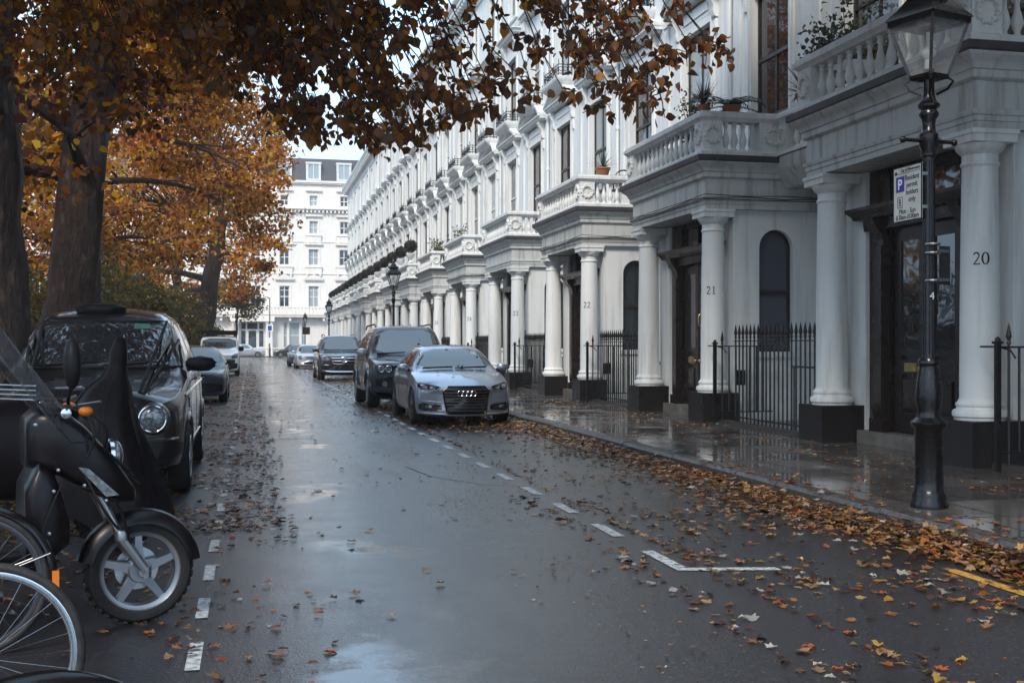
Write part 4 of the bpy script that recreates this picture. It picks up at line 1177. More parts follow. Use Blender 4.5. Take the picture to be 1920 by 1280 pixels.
def gen(L, hw, H, zb, nose, hood, cy, r0, r1, wr, belt, tail, tz=None):
    """stations (y, zb, wb, zm, wm, zs, ws, zr, wr, zc) of an ordinary car; tail = y where the rear glass meets the belt."""
    zm = zb + .42 * (belt - zb); tz = tz or belt - .02
    return [(0, zb + .10, hw * .70, zm - .02, hw * .80, nose - .07, hw * .76, nose - .03, hw * .60, nose),
            (.05, zb + .02, hw * .84, zm - .01, hw * .91, nose - .02, hw * .86, nose + .03, hw * .66, nose + .05),
            (.30, zb, hw * .89, zm, hw * .98, nose + (hood - nose) * .30, hw * .92, nose + (hood - nose) * .46, hw * .70, nose + (hood - nose) * .58),
            (cy * .7, zb, hw * .9, zm, hw, nose + (belt - nose) * .72, hw * .95, nose + (hood - nose) * .80, hw * .74, nose + (hood - nose) * .90),
            (cy, zb, hw * .9, zm, hw, belt - .03, hw * .955, hood - .015, hw * .79, hood),
            (cy + (r0 - cy) * .55, zb, hw * .9, zm, hw, belt, hw * .96, hood + (H - hood) * .56, (hw * .79 + wr) / 2, hood + (H - hood) * .60),
            (r0, zb, hw * .9, zm, hw, belt + .01, hw * .96, H - .065, wr + .005, H - .03),
            (r0 + .45, zb, hw * .9, zm, hw, belt + .02, hw * .96, H - .045, wr, H),
            ((r0 + r1) / 2 + .15, zb, hw * .9, zm, hw, belt + .025, hw * .96, H - .05, wr, H),
            (r1, zb, hw * .9, zm, hw, belt + .03, hw * .95, H - .10, wr - .01, H - .05),
            (tail, zb + .02, hw * .88, zm, hw * .97, tz, hw * .92, tz + .06, wr * 1.0, tz + .08),
            (L - .06, zb + .08, hw * .84, zm, hw * .92, tz - .10, hw * .84, tz - .06, wr * .9, tz - .04),
            (L, zb + .2, hw * .75, zm, hw * .84, tz - .2, hw * .74, tz - .16, wr * .8, tz - .14)]

class Car:
    def __init__(s, name, label, cat, loc, rz, st, pmat, bendf=.22, bendr=.15, arches=(), archr=.37, group=None):
        s.root = empty(name, loc, rz, label, cat, group); s.pm = pmat
        A = np.array(st, float); L = A[-1, 0]; s.L = L
        ys = np.unique(np.concatenate([A[:, 0], np.linspace(0, .3, 9), np.linspace(.3, L - .3, 44), np.linspace(L - .3, L, 8)]))
        par = [pchip(A[:, 0], A[:, k], ys) for k in range(1, 10)]
        hwm = A[:, 4].max(); V = []; npt = None
        for i, y in enumerate(ys):
            zb, wb, zm, wm, zs, ws, zr, wr, zc = [p[i] for p in par]
            half = [(0, zb), (wb, zb), (wm * .985, zb + .12), (wm, zm), (wm * .985, zm + (zs - zm) * .7), (ws, zs), (ws - (ws - wr) * .12, zs + (zr - zs) * .12), (wr, zr), (wr * .55, zr + (zc - zr) * .72), (0, zc)]
            half = chaikin(half, 2, False)
            full = half + [(-x, z) for x, z in reversed(half[1:-1])]; npt = len(full)
            for x, z in full:
                u = min(1, abs(x) / hwm)
                f = max(0, 1 - y / 1.0); r = max(0, 1 - (L - y) / .8)
                V.append((x, y + bendf * u ** 2.4 * f ** 1.3 - bendr * u ** 2.4 * r ** 1.3, z))
        k = len(ys); F = []
        for i in range(k - 1):
            for j in range(npt): F.append((i * npt + j, i * npt + (j + 1) % npt, (i + 1) * npt + (j + 1) % npt, (i + 1) * npt + j))
        for e in (0, k - 1):                                     # nose and tail faces as fans of the section
            c = len(V); ring = [V[e * npt + j] for j in range(npt)]
            V.append((0, ring[0][1], sum(q[2] for q in ring) / npt))
            for j in range(npt): F.append((e * npt + j, e * npt + (j + 1) % npt, c))
        me = bpy.data.meshes.new('body'); me.from_pydata(V, [], F)
        bm = bmesh.new(); bm.from_mesh(me); bmesh.ops.recalc_face_normals(bm, faces=bm.faces); bm.to_mesh(me)
        s.bvh = BVHTree.FromBMesh(bm); bm.free()
        if arches:
            o = bpy.data.objects.new('tmp', me); COL.objects.link(o); tmp = []
            for y, z in arches:
                for sg in (-1, 1):
                    c = MB().lathe([(archr, 0), (archr, .5)], (sg * (hwm - .32) if sg > 0 else -(hwm - .32) - .5, y, z), 32, 'x').build('tmp', None, smooth=0)
                    bm = bmesh.new(); bm.from_mesh(c.data); bmesh.ops.recalc_face_normals(bm, faces=bm.faces); bm.to_mesh(c.data); bm.free()
                    md = o.modifiers.new('b', 'BOOLEAN'); md.operation = 'DIFFERENCE'; md.solver = 'EXACT'; md.object = c; tmp.append(c)
            me2 = bpy.data.meshes.new_from_object(o.evaluated_get(bpy.context.evaluated_depsgraph_get()))
            me2.name = 'body'; bpy.data.objects.remove(o)
            for c in tmp: bpy.data.objects.remove(c)
            me = me2; me.materials.clear()
        s.body = link('body', me, pmat, s.root, 35)
    def hit(s, a, b, d):
        """point on the body under the 2D point (a, b) seen along d: 'f' front, 'l'/'r' sides (+x / -x), 't' top, 'b' back."""
        o, v = {'f': ((a, -3, b), (0, 1, 0)), 'b': ((a, s.L + 3, b), (0, -1, 0)), 'l': ((4, a, b), (-1, 0, 0)), 'r': ((-4, a, b), (1, 0, 0)), 't': ((a, b, 5), (0, 0, -1))}[d]
        h, n, i, dist = s.bvh.ray_cast(Vector(o), Vector(v))
        if h is None: h, n, i, dist = s.bvh.find_nearest(Vector(o) + Vector(v) * (3 if d == 'f' else 3.2))
        return h, n, Vector(v)
    def patch(s, name, poly, d, mat, off=.006, res=.06, rnd=1, parent=None, skirt=.02, smooth=50):
        if rnd: poly = chaikin(poly, rnd, True, .2)
        bm = bmesh.new(); vs = [bm.verts.new((p[0], p[1], 0)) for p in poly]; f = bm.faces.new(vs)
        bmesh.ops.triangulate(bm, faces=[f])
        for _ in range(5):
            e = [x for x in bm.edges if x.calc_length() > res]
            if not e: break
            bmesh.ops.subdivide_edges(bm, edges=e, cuts=1, use_grid_fill=False); bmesh.ops.triangulate(bm, faces=[q for q in bm.faces if len(q.verts) > 3])
        for v in bm.verts:
            h, n, dv = s.hit(v.co.x, v.co.y, d); v.co = h - dv * off
        if skirt:
            be = [e for e in bm.edges if e.is_boundary]
            r = bmesh.ops.extrude_edge_only(bm, edges=be)
            dv = Vector({'f': (0, 1, 0), 'b': (0, -1, 0), 'l': (-1, 0, 0), 'r': (1, 0, 0), 't': (0, 0, -1)}[d])
            for g in r['geom']:
                if isinstance(g, bmesh.types.BMVert): g.co += dv * (off + skirt)
        bmesh.ops.recalc_face_normals(bm, faces=bm.faces)
        me = bpy.data.meshes.new(name); bm.to_mesh(me); bm.free()
        return link(name, me, mat, parent or s.root, smooth)
    def both(s, name, poly, mat, **k):
        s.patch(name, poly, 'f', mat, **k); return s.patch(name, [(-x, z) for x, z in poly], 'f', mat, **k)
    def sides(s, name, poly, mat, **k):
        for d in 'lr': o = s.patch(name, poly, d, mat, **k)
        return o
    def line(s, name, pts, d, mat, r=.008, off=.002, n=5, parent=None, closed=False, res=.08):
        P = []
        for p, q in zip(pts, pts[1:]):
            m = max(1, int(math.dist(p, q) / res))
            P += [(p[0] + (q[0] - p[0]) * i / m, p[1] + (q[1] - p[1]) * i / m) for i in range(m)]
        P.append(pts[-1]); Q = []
        for a, b in P:
            h, nn, dv = s.hit(a, b, d); Q.append(h - dv * off)
        return MB().tube(Q, r, n).build(name, mat, parent or s.root)
    def wheels(s, yf, yr, r, xo, wd=.21, spokes=5, mat='alloy', rimr=.68):
        first = None
        for y in (yf, yr):
            for sg in (1, -1):
                if first is None:
                    t = MB(); t.lathe([(r * rimr, -wd / 2), (r * .9, -wd / 2 - .004), (r * .975, -wd * .40), (r, -wd * .3), (r, wd * .3), (r * .975, wd * .40), (r * .9, wd / 2 + .004), (r * rimr, wd / 2), (r * rimr * .97, wd * .3), (r * rimr * .97, -wd * .3), (r * rimr, -wd / 2)], n=36, axis='x')
                    ty = t.build('wheel', 'rubber', s.root)
                    b = MB(); rr = r * rimr
                    b.lathe([(rr * .97, wd * .1), (rr * 1.02, wd * .47), (rr * 1.0, wd * .53), (rr * .93, wd * .52), (rr * .90, wd * .2), (rr * .9, wd * .1), (rr * .97, wd * .1)], n=36, axis='x')
                    for k in range(spokes):
                        a = 2 * PI * k / spokes; w_ = rr * (1.9 / spokes if spokes < 7 else 1.3 / spokes)
                        ca, sa = math.cos(a), math.sin(a)
                        pl = [(.12 * rr, w_ * .55), (rr * .95, w_ * .8), (rr * .95, -w_ * .8), (.12 * rr, -w_ * .55)]
                        b.prism(pl, lambda u, v: (wd * .46 + .03 * (1 - u / rr), u * ca - v * sa, u * sa + v * ca), lambda u, v: (wd * .28, u * ca - v * sa, u * sa + v * ca))
                    b.lathe([(1e-5, wd * .58), (rr * .2, wd * .56), (rr * .26, wd * .46), (rr * .26, wd * .2)][::-1], n=16, axis='x')
                    rm = b.build('rim', mat, ty, 35)
                    b = MB().lathe([(rr * .72, wd * .06), (rr * .72, wd * .16), (.02, wd * .18)], n=28, axis='x'); b.build('brake_disc', 'darkalloy', ty)
                    first = ty; o = ty
                else: o = copy_tree(first, s.root)
                o.location = (sg * xo, y, r); o.rotation_euler = (y, 0, 0 if sg > 0 else PI)
        b = MB(); m = s.L
        b.box(-xo + .12, xo - .12, yf - .5, yr + .5, r * .55, r * .75); b.build('underside', 'plastic', s.root, 0)
    def mirrors(s, y, x, z, mat, sc=(1, 1, 1)):
        for sg in (-1, 1):
            b = MB().lathe_sc([(1e-5, -.055), (.05, -.05), (.085, -.02), (.09, .02), (.07, .05), (1e-5, .065)], (sg * (x + .07), y, z), 14, (1.25 * sc[0], .75 * sc[1], 1.15 * sc[2]))
            m = b.build('wing_mirror', mat, s.root)
            MB().bar((sg * (x - .06), y + .03, z - .05), (sg * (x + .06), y, z - .03), .05, .045).build('stalk', 'plastic', m, 0)
    def wipers(s, pts):
        for p, q in pts: s.line('wiper', [p, q], 'f', 'plastic', r=.011, off=.016)
    def shut(s, poly):
        for d in 'lr': s.line('door_seam', poly, d, 'rubber', r=.005, off=-.001, n=4)
    def handle(s, y, z, mat):
        for d, sg in (('l', 1), ('r', -1)):
            h, n, dv = s.hit(y, z, d); MB().tube([h + Vector((sg * -.005, -.08, 0)), h + Vector((sg * .03, -.06, .004)), h + Vector((sg * .03, .06, .004)), h + Vector((sg * -.005, .08, 0))], .011, 6).build('door_handle', mat, s.root)

PK = 'cars parked along the right kerb'; PLK = 'vehicles parked along the left kerb'
# ---- compact silver hatchback in front of the right-hand row
st = gen(3.95, .87, 1.42, .17, .66, .97, 1.08, 1.80, 3.15, .57, .93, 3.72)
c = Car('parked_car', 'silver grey hatchback with big black grille and ring emblem, front of the right-hand row', 'car', (3.65, 19.55, 0), 0, st, 'p_silver', .28, .2, ((.80, .31), (3.26, .31)), .375, PK)
c.patch('windscreen', [(-.72, .985), (.72, .985), (.55, 1.345), (-.55, 1.345)], 'f', 'carglass')
c.sides('side_window', [(1.42, .985), (1.92, 1.30), (2.45, 1.325), (2.45, .99)], 'carglass'); c.sides('side_window', [(2.52, .99), (2.52, 1.325), (3.0, 1.29), (3.36, 1.10), (3.30, 1.01)], 'carglass')
c.sides('window_trim', [(1.28, .965), (1.90, 1.335), (2.45, 1.352), (3.05, 1.315), (3.46, 1.08), (3.42, .975), (3.3, .965)], 'gloss', off=.003)
g = c.patch('grille', [(-.32, .69), (.32, .69), (.40, .61), (.345, .27), (.30, .235), (-.30, .235), (-.345, .27), (-.40, .61)], 'f', 'gloss', off=.02, skirt=.05, rnd=1)
for k in range(8):
    z = .275 + k * .052; wv = .30 + .09 * min(1, (z - .24) / .36) - max(0, z - .61) * .8
    c.line('grille_bar', [(-wv, z), (wv, z)], 'f', 'darkalloy', r=.009, off=.028, parent=g)
c.line('grille_surround', [(-.32, .695), (.32, .695), (.405, .615), (.35, .265), (.30, .228), (-.30, .228), (-.35, .265), (-.405, .615), (-.32, .695)], 'f', 'gloss', r=.014, off=.02, parent=g)
b = MB()
for k in range(4):
    h, n, dv = c.hit((k - 1.5) * .078, .575, 'f'); b.torus(h - dv * .045, .047, .0052, 'y', 22, 6)
b.build('emblem', 'chrome', c.root)
hl = [(-.815, .775), (-.62, .74), (-.43, .685), (-.50, .625), (-.66, .632), (-.80, .66)]
for sg in (-1, 1):
    q = [(sg * x, z) for x, z in hl]; f = c.patch('headlight', q, 'f', 'gloss', off=.012, rnd=1)
    c.patch('lens', [(sg * x, z) for x, z in [(-.77, .735), (-.66, .715), (-.66, .655), (-.75, .665)]], 'f', 'lens', off=.016, parent=f); c.patch('lens', [(sg * x, z) for x, z in [(-.62, .70), (-.52, .672), (-.54, .645), (-.62, .648)]], 'f', 'lens', off=.016, parent=f)
    c.line('light_strip', [(sg * x, z) for x, z in [(-.79, .665), (-.66, .638), (-.51, .632), (-.45, .68)]], 'f', 'chrome', r=.006, off=.016, parent=f)
    f = c.patch('air_intake', [(sg * x, z) for x, z in [(-.80, .42), (-.44, .385), (-.42, .30), (-.50, .285), (-.80, .275)]], 'f', 'gloss', off=.012)
    for z in (.31, .34, .37): c.line('intake_bar', [(sg * -.76, z), (sg * -.47, z)], 'f', 'darkalloy', r=.006, off=.014, parent=f)
    c.patch('fog_lamp', [(sg * x, z) for x, z in [(-.70, .375), (-.60, .37), (-.60, .325), (-.70, .325)]], 'f', 'lens', off=.018)
    c.line('bumper_crease', [(sg * .84, .45), (sg * .6, .435), (sg * .44, .42)], 'f', 'p_silver', r=.012, off=.002)
c.line('bumper_lip', [(-.80, .235), (-.40, .215), (-.30, .20), (.30, .20), (.40, .215), (.80, .235)], 'f', 'p_silver', r=.022, off=.01)
c.patch('lower_grille', [(-.32, .195), (.32, .195), (.30, .175), (-.30, .175)], 'f', 'gloss', off=.004, rnd=0)
c.wheels(.80, 3.26, .31, .765, .205, 5, 'darkalloy'); c.mirrors(1.35, .86, 1.0, 'p_silver')
c.wipers((((-.60, 1.0), (-.05, 1.02)), ((.0, 1.0), (.58, 1.02))))
c.shut([(1.33, .95), (1.30, .5), (1.36, .26), (2.50, .26), (2.55, .95)]); c.handle(2.36, .86, 'p_silver')
c.line('bonnet_seam', [(-.74, 1.0), (-.70, 1.25)], 't', 'rubber', r=.004, off=-.001)
c.patch('permit_sticker', [(.36, 1.24), (.46, 1.24), (.45, 1.30), (.355, 1.30)], 'f', 'panecurtain', off=.010, rnd=0)
c.patch('roof_panel', [(-.50, 1.98), (.50, 1.98), (.50, 3.0), (-.50, 3.0)], 't', 'gloss', off=.004)

audi = c
# ---- tall dark grey off-road car behind it
st = gen(4.8, .955, 1.87, .34, .98, 1.17, 1.25, 1.78, 4.25, .70, 1.16, 4.62, 1.10)
c = Car('parked_car', 'tall dark grey off-road car with boxy upright cabin, second in the right-hand row', 'car', (3.52, 25.0, 0), 0, st, 'p_grey', .16, .1, ((.86, .39), (3.75, .39)), .45, PK)
c.patch('windscreen', [(-.76, 1.205), (.76, 1.205), (.68, 1.755), (-.68, 1.755)], 'f', 'carglass')
c.sides('side_window', [(1.52, 1.20), (1.88, 1.70), (2.35, 1.72), (2.35, 1.20)], 'carglass'); c.sides('side_window', [(2.45, 1.20), (2.45, 1.72), (3.3, 1.72), (3.3, 1.20)], 'carglass'); c.sides('side_window', [(3.40, 1.20), (3.40, 1.72), (4.2, 1.66), (4.35, 1.24)], 'carglass')
g = c.patch('grille', [(-.44, .99), (.44, .99), (.42, .80), (-.42, .80)], 'f', 'gloss', off=.02)
for z in (.845, .90, .95): c.line('grille_bar', [(-.41, z), (.41, z)], 'f', 'darkalloy', r=.013, off=.03, parent=g)
for sg in (-1, 1):
    f = c.patch('headlight', [(sg * x, z) for x, z in [(-.84, 1.0), (-.48, 1.0), (-.48, .78), (-.80, .78)]], 'f', 'gloss', off=.02)
    for x in (-.74, -.58):
        h, n, dv = c.hit(sg * x, .89, 'f'); MB().lathe([(.075, -.03), (.07, -.04), (.055, -.025), (1e-5, -.015)], h, 18, 'y').build('lens', 'lens', f)
        MB().torus(h - dv * .035, .068, .008, 'y', 20, 6).build('bezel', 'chrome', f)
    h, n, dv = c.hit(sg * .66, .56, 'f'); MB().lathe([(.06, -.03), (.05, -.035), (1e-5, -.02)], h, 16, 'y').build('fog_lamp', 'lens', c.root)
    d = 'l' if sg > 0 else 'r'
    for yw in (.86, 3.75):
        P = []
        for i in range(19):
            t = R(-8 + 196 * i / 18); yy, zz = yw + .475 * math.cos(t), .39 + .475 * math.sin(t)
            h, n, dv = c.hit(yy, max(zz, .36), d); P.append((sg * min(abs(h.x) + .01, .985), yy, zz))
        MB().tube(P, .04, 6).build('wheel_arch', 'p_grey', c.root)
    MB().box(*sorted((sg * .84, sg * 1.0)), 1.40, 3.20, .38, .43).build('side_step', 'steel', c.root, 0)
    MB().tube([(sg * .66, 1.95, 1.84), (sg * .66, 2.1, 1.90), (sg * .66, 4.0, 1.88), (sg * .66, 4.2, 1.80)], .02, 6).build('roof_rail', 'darkalloy', c.root)
c.patch('bumper', [(-.86, .72), (.86, .72), (.84, .47), (-.84, .47)], 'f', 'plastic', off=.02); c.patch('lower_grille', [(-.5, .70), (.5, .70), (.46, .60), (-.46, .60)], 'f', 'gloss', off=.03)
c.patch('bonnet_panel', [(-.58, .15), (.58, .15), (.64, 1.15), (-.64, 1.15)], 't', 'p_grey', off=.015)
c.wheels(.86, 3.75, .39, .84, .25, 5, 'alloy', .64); c.mirrors(1.55, .95, 1.24, 'p_lsilver', (1.1, 1.1, 1.35))
c.wipers((((-.70, 1.22), (-.05, 1.25)), ((0, 1.22), (.66, 1.25))))
c.shut([(1.50, 1.18), (1.46, .75), (1.5, .48), (2.38, .48), (2.40, 1.70)]); c.shut([(2.40, .48), (3.3, .48), (3.35, 1.2)]); c.handle(2.2, 1.06, 'p_grey'); c.handle(3.1, 1.06, 'p_grey')

disco = c
# ---- big black car with star emblem
st = gen(5.1, .97, 1.80, .30, .92, 1.15, 1.35, 2.05, 4.3, .68, 1.12, 4.85, 1.08)
c = Car('parked_car', 'large blue black car with chrome barred grille and star emblem, third in the right-hand row', 'car', (3.57, 45.2, 0), 0, st, 'p_navy', .26, .15, ((.95, .39), (4.02, .39)), .45, PK)
c.patch('windscreen', [(-.78, 1.19), (.78, 1.19), (.66, 1.69), (-.66, 1.69)], 'f', 'carglass')
c.sides('side_window', [(1.75, 1.18), (2.2, 1.63), (2.75, 1.66), (2.75, 1.18)], 'carglass'); c.sides('side_window', [(2.85, 1.18), (2.85, 1.66), (3.7, 1.64), (3.75, 1.18)], 'carglass'); c.sides('side_window', [(3.85, 1.18), (3.82, 1.62), (4.3, 1.55), (4.55, 1.22)], 'carglass')
g = c.patch('grille', [(-.52, .98), (.52, .98), (.47, .74), (.38, .68), (-.38, .68), (-.47, .74)], 'f', 'gloss', off=.02)
for z in (.78, .89): c.line('grille_bar', [(-.45, z), (.45, z)], 'f', 'chrome', r=.022, off=.03, parent=g)
c.line('grille_surround', [(-.52, .985), (.52, .985), (.475, .74), (.38, .675), (-.38, .675), (-.475, .74), (-.52, .985)], 'f', 'chrome', r=.012, off=.02, parent=g)
h, n, dv = c.hit(0, .835, 'f'); q = h - dv * .06
b = MB().torus(q, .105, .012, 'y', 24, 6)
for k in range(3):
    t = R(90 + 120 * k); b.bar(q, q + Vector((.10 * math.cos(t), 0, .10 * math.sin(t))), .03, .014, (0, 1, 0))
b.build('emblem', 'chrome', c.root)
for sg in (-1, 1):
    f = c.patch('headlight', [(sg * x, z) for x, z in [(-.90, .99), (-.74, 1.01), (-.60, .90), (-.56, .80), (-.70, .78), (-.86, .84)]], 'f', 'lens', off=.014)
    h, n, dv = c.hit(sg * .74, .89, 'f'); MB().lathe([(.065, -.02), (.05, -.035), (1e-5, -.03)], h, 14, 'y').build('bulb', 'paneblue', f)
    c.patch('air_intake', [(sg * x, z) for x, z in [(-.88, .62), (-.54, .60), (-.52, .46), (-.84, .46)]], 'f', 'gloss', off=.012)
    c.line('light_strip', [(sg * .85, .64), (sg * .6, .62)], 'f', 'chrome', r=.014, off=.016)
    MB().tube([(sg * .62, 2.1, 1.76), (sg * .64, 2.25, 1.84), (sg * .62, 4.1, 1.84), (sg * .6, 4.3, 1.74)], .022, 6).build('roof_rail', 'steel', c.root)
c.patch('lower_grille', [(-.46, .62), (.46, .62), (.44, .44), (-.44, .44)], 'f', 'gloss', off=.012); c.line('bumper_lip', [(-.84, .40), (-.5, .36), (.5, .36), (.84, .40)], 'f', 'chrome', r=.028, off=.012)
for sg in (-1, 1): c.line('bonnet_ridge', [(sg * .30, .25), (sg * .42, 1.25)], 't', 'p_navy', r=.02, off=-.004)
c.wheels(.95, 4.02, .39, .85, .27, 5, 'alloy'); c.mirrors(1.75, .95, 1.2, 'p_navy', (1.1, 1.1, 1.1)); c.wipers((((-.7, 1.21), (-.05, 1.23)), ((0, 1.21), (.7, 1.23))))
c.shut([(1.72, 1.15), (1.68, .7), (1.75, .42), (2.78, .42), (2.80, 1.7)]); c.shut([(2.8, .42), (3.65, .42), (3.80, 1.2)]); c.handle(2.6, 1.02, 'p_navy')

# ---- the smaller cars farther along
def small_car(label, loc, rz, pmat, group, L=4.3, hw=.86, H=1.45, lights='oval', hood=.95, nose=.68, cy=1.15, r0=1.85, name='parked_car', belt=.94, tail=None, r1=None, cat='car', gl=None):
    tail = tail or L - .25; r1 = r1 or L - .95
    st = gen(L, hw, H, .18, nose, hood, cy, r0, r1, hw * .66, belt, tail)
    c = Car(name, label, cat, loc, rz, st, pmat, .26, .2, ((.82, .31), (L - .82, .31)), .37, group)
    c.patch('windscreen', [(-hw * .80, hood + .02), (hw * .80, hood + .02), (hw * .64, H - .075), (-hw * .64, H - .075)], 'f', 'carglass')
    m = (r0 + r1) / 2 + .1
    c.sides('side_window', [(cy + .38, belt + .05), (r0 + .12, H - .125), (m - .05, H - .10), (m - .05, belt + .06)], 'carglass')
    c.sides('side_window', [(m + .04, belt + .06), (m + .04, H - .10), (r1 - .05, H - .14), (min(tail, r1 + .45), belt + .12), (r1 + .2, belt + .07)], 'carglass')
    c.patch('rear_window', [(-hw * .6, belt + .08), (hw * .6, belt + .08), (hw * .55, H - .13), (-hw * .55, H - .13)], 'b', 'carglass')
    for sg in (-1, 1):
        if lights == 'round': hp = [(sg * (hw * .72 + .11 * math.cos(2 * PI * k / 12)), nose - .06 + .12 * math.sin(2 * PI * k / 12)) for k in range(12)]
        elif lights == 'oblong': hp = [(sg * x * hw, z) for x, z in [(.95, nose + .03), (.55, nose + .02), (.53, nose - .11), (.93, nose - .12)]]
        else: hp = [(sg * x * hw, z) for x, z in [(.96, nose + .08), (.78, nose + .07), (.52, nose - .05), (.58, nose - .13), (.90, nose - .08)]]
        c.patch('headlight', hp, 'f', 'lens', off=.014)
        c.patch('tail_light', [(sg * hw * .95, belt - .05), (sg * hw * .7, belt - .05), (sg * hw * .72, belt - .25), (sg * hw * .93, belt - .25)], 'b', 'taillens', off=.01)
    g = c.patch('grille', [(-hw * .40, nose - .02), (hw * .40, nose - .02), (hw * .34, nose - .14), (-hw * .34, nose - .14)], 'f', 'gloss', off=.014)
    c.line('grille_bar', [(-hw * .36, nose - .08), (hw * .36, nose - .08)], 'f', 'chrome', r=.010, off=.02, parent=g)
    c.patch('bumper', [(-hw * .9, nose - .22), (hw * .9, nose - .22), (hw * .88, .27), (-hw * .88, .27)], 'f', gl or pmat, off=.02)
    c.patch('lower_grille', [(-hw * .5, .42), (hw * .5, .42), (hw * .46, .29), (-hw * .46, .29)], 'f', 'gloss', off=.028)
    c.wheels(.82, L - .82, .31, hw - .10, .2, 5, 'alloy'); c.mirrors(cy + .3, hw, belt + .06, pmat); c.wipers((((-.55, hood + .03), (-.02, hood + .06)), ((.02, hood + .03), (.55, hood + .06))))
    c.shut([(cy + .25, belt), (cy + .2, .5), (cy + .28, .28), (m, .28), (m, belt)]); c.handle(m - .15, belt - .1, pmat)
    return c
M['taillens'] = pm('tail lamp', (.22, .01, .01), .2)
small_car('small silver car with rounded headlamps, fourth in the right-hand row', (3.42, 67.5, 0), 0, 'p_lsilver', PK, 4.3, .86, 1.44, 'round', .96, .74)
small_car('dark green saloon almost hidden behind the small silver car, last in the right-hand row', (3.30, 76.5, 0), 0, 'p_green', PK, 4.4, .87, 1.46)
small_car('silver saloon driving across the far end of the street, beside the white van', (1.6, 131.0, 0), PI / 2, 'p_lsilver', None, 4.6, .88, 1.5, name='silver_car', tail=4.2, r1=3.3)
small_car('black car across the far end of the street, its nose to the left', (2.4, 129.5, 0), -PI / 2, 'p_black', None, 4.5, .9, 1.5, name='black_car')
cb = small_car('old dark blue green hatchback behind the black taxi', (-1.38, 28.4, 0), 0, 'p_green', PLK, 3.95, .82, 1.40, 'oblong', .92, .72, gl='plastic', cy=1.2, r0=1.8)
# ---- white van with dark roof load
st = gen(4.4, .90, 1.84, .22, .96, 1.20, .72, 1.30, 4.15, .80, 1.16, 4.36, 1.25)
c = Car('delivery_van', 'white van with dark roof load, parked behind the blue green hatchback', 'van', (-1.40, 53.0, 0), 0, st, 'p_white', .28, .06, ((.85, .33), (3.55, .33)), .39, PLK)
c.patch('windscreen', [(-.76, 1.23), (.76, 1.23), (.73, 1.71), (-.73, 1.71)], 'f', 'pane'); c.sides('side_window', [(1.1, 1.22), (1.42, 1.62), (2.2, 1.64), (2.2, 1.20)], 'carglass')
for sg in (-1, 1): c.patch('headlight', [(sg * x, z) for x, z in [(-.86, 1.02), (-.74, 1.06), (-.52, .88), (-.60, .78), (-.82, .82)]], 'f', 'lens', off=.014)
c.patch('bumper', [(-.84, .64), (.84, .64), (.80, .30), (-.80, .30)], 'f', 'plastic', off=.02); c.patch('grille', [(-.36, .80), (.36, .80), (.34, .70), (-.34, .70)], 'f', 'gloss', off=.014)
c.wheels(.85, 3.55, .33, .79, .2, 7, 'steel'); c.mirrors(1.3, .90, 1.22, 'plastic', (1.1, 1, 1.7)); c.shut([(1.2, 1.1), (1.18, .5), (2.25, .5), (2.25, 1.6)])
t = empty('roof_load', (-1.40, 54.2, 1.80), 0, 'dark tray of boards lashed on the roof of the white van', 'roof rack'); t.rotation_euler.x = 0
b = MB(); b.box(-.78, .78, 0, 2.5, .12, .17); b.box(-.80, .80, -.03, .03, .05, .27); b.box(-.80, -.74, .03, 2.5, .10, .25); b.box(.74, .80, .03, 2.5, .10, .25); b.build('tray', 'plastic', t, 0)
b = MB()
for x in (-.66, .66):
    for y in (.3, 2.1): b.box(x - .03, x + .03, y - .05, y + .05, -.04, .12)
b.build('foot', 'plastic', t, 0)

# ---- black taxi cab
st = [(0, .34, .60, .58, .70, .80, .62, .87, .44, .91), (.06, .28, .72, .58, .80, .87, .70, .95, .48, 1.0), (.35, .26, .80, .60, .865, .93, .80, 1.02, .52, 1.07), (1.0, .26, .82, .62, .885, 1.05, .85, 1.10, .62, 1.15),
      (1.22, .26, .82, .62, .89, 1.09, .86, 1.16, .73, 1.18), (1.50, .26, .82, .62, .89, 1.11, .86, 1.42, .70, 1.46), (1.80, .26, .82, .62, .89, 1.12, .86, 1.67, .66, 1.73), (2.15, .26, .82, .62, .89, 1.12, .86, 1.735, .64, 1.81),
      (2.8, .26, .82, .62, .89, 1.12, .86, 1.745, .64, 1.83), (3.8, .26, .82, .62, .89, 1.12, .86, 1.70, .62, 1.79), (4.25, .28, .81, .62, .88, 1.1, .83, 1.5, .58, 1.57), (4.48, .32, .78, .62, .84, 1.0, .74, 1.06, .56, 1.10), (4.58, .42, .68, .6, .74, .82, .62, .86, .5, .88)]
c = Car('taxi_cab', 'black taxi cab with round headlamps and upright windscreen, parked nearest on the left', 'taxi', (-1.47, 10.75, 0), 0, st, 'p_black', .20, .16, ((.92, .33), (3.80, .33)), .40, PLK)
ws = c.patch('windscreen', [(-.78, 1.20), (.78, 1.20), (.68, 1.655), (-.68, 1.655)], 'f', 'carglass')
c.line('windscreen_seal', [(-.79, 1.195), (.79, 1.195), (.69, 1.66), (-.69, 1.66), (-.79, 1.195)], 'f', 'rubber', r=.016, off=.006)
c.patch('sticker', [(.30, 1.585), (.46, 1.585), (.45, 1.64), (.30, 1.64)], 'f', 'stickergreen', off=.012, rnd=0, parent=ws); c.patch('sticker', [(.46, 1.225), (.66, 1.225), (.66, 1.25), (.46, 1.25)], 'f', 'panecurtain', off=.012, rnd=0, parent=ws)
M_ = None
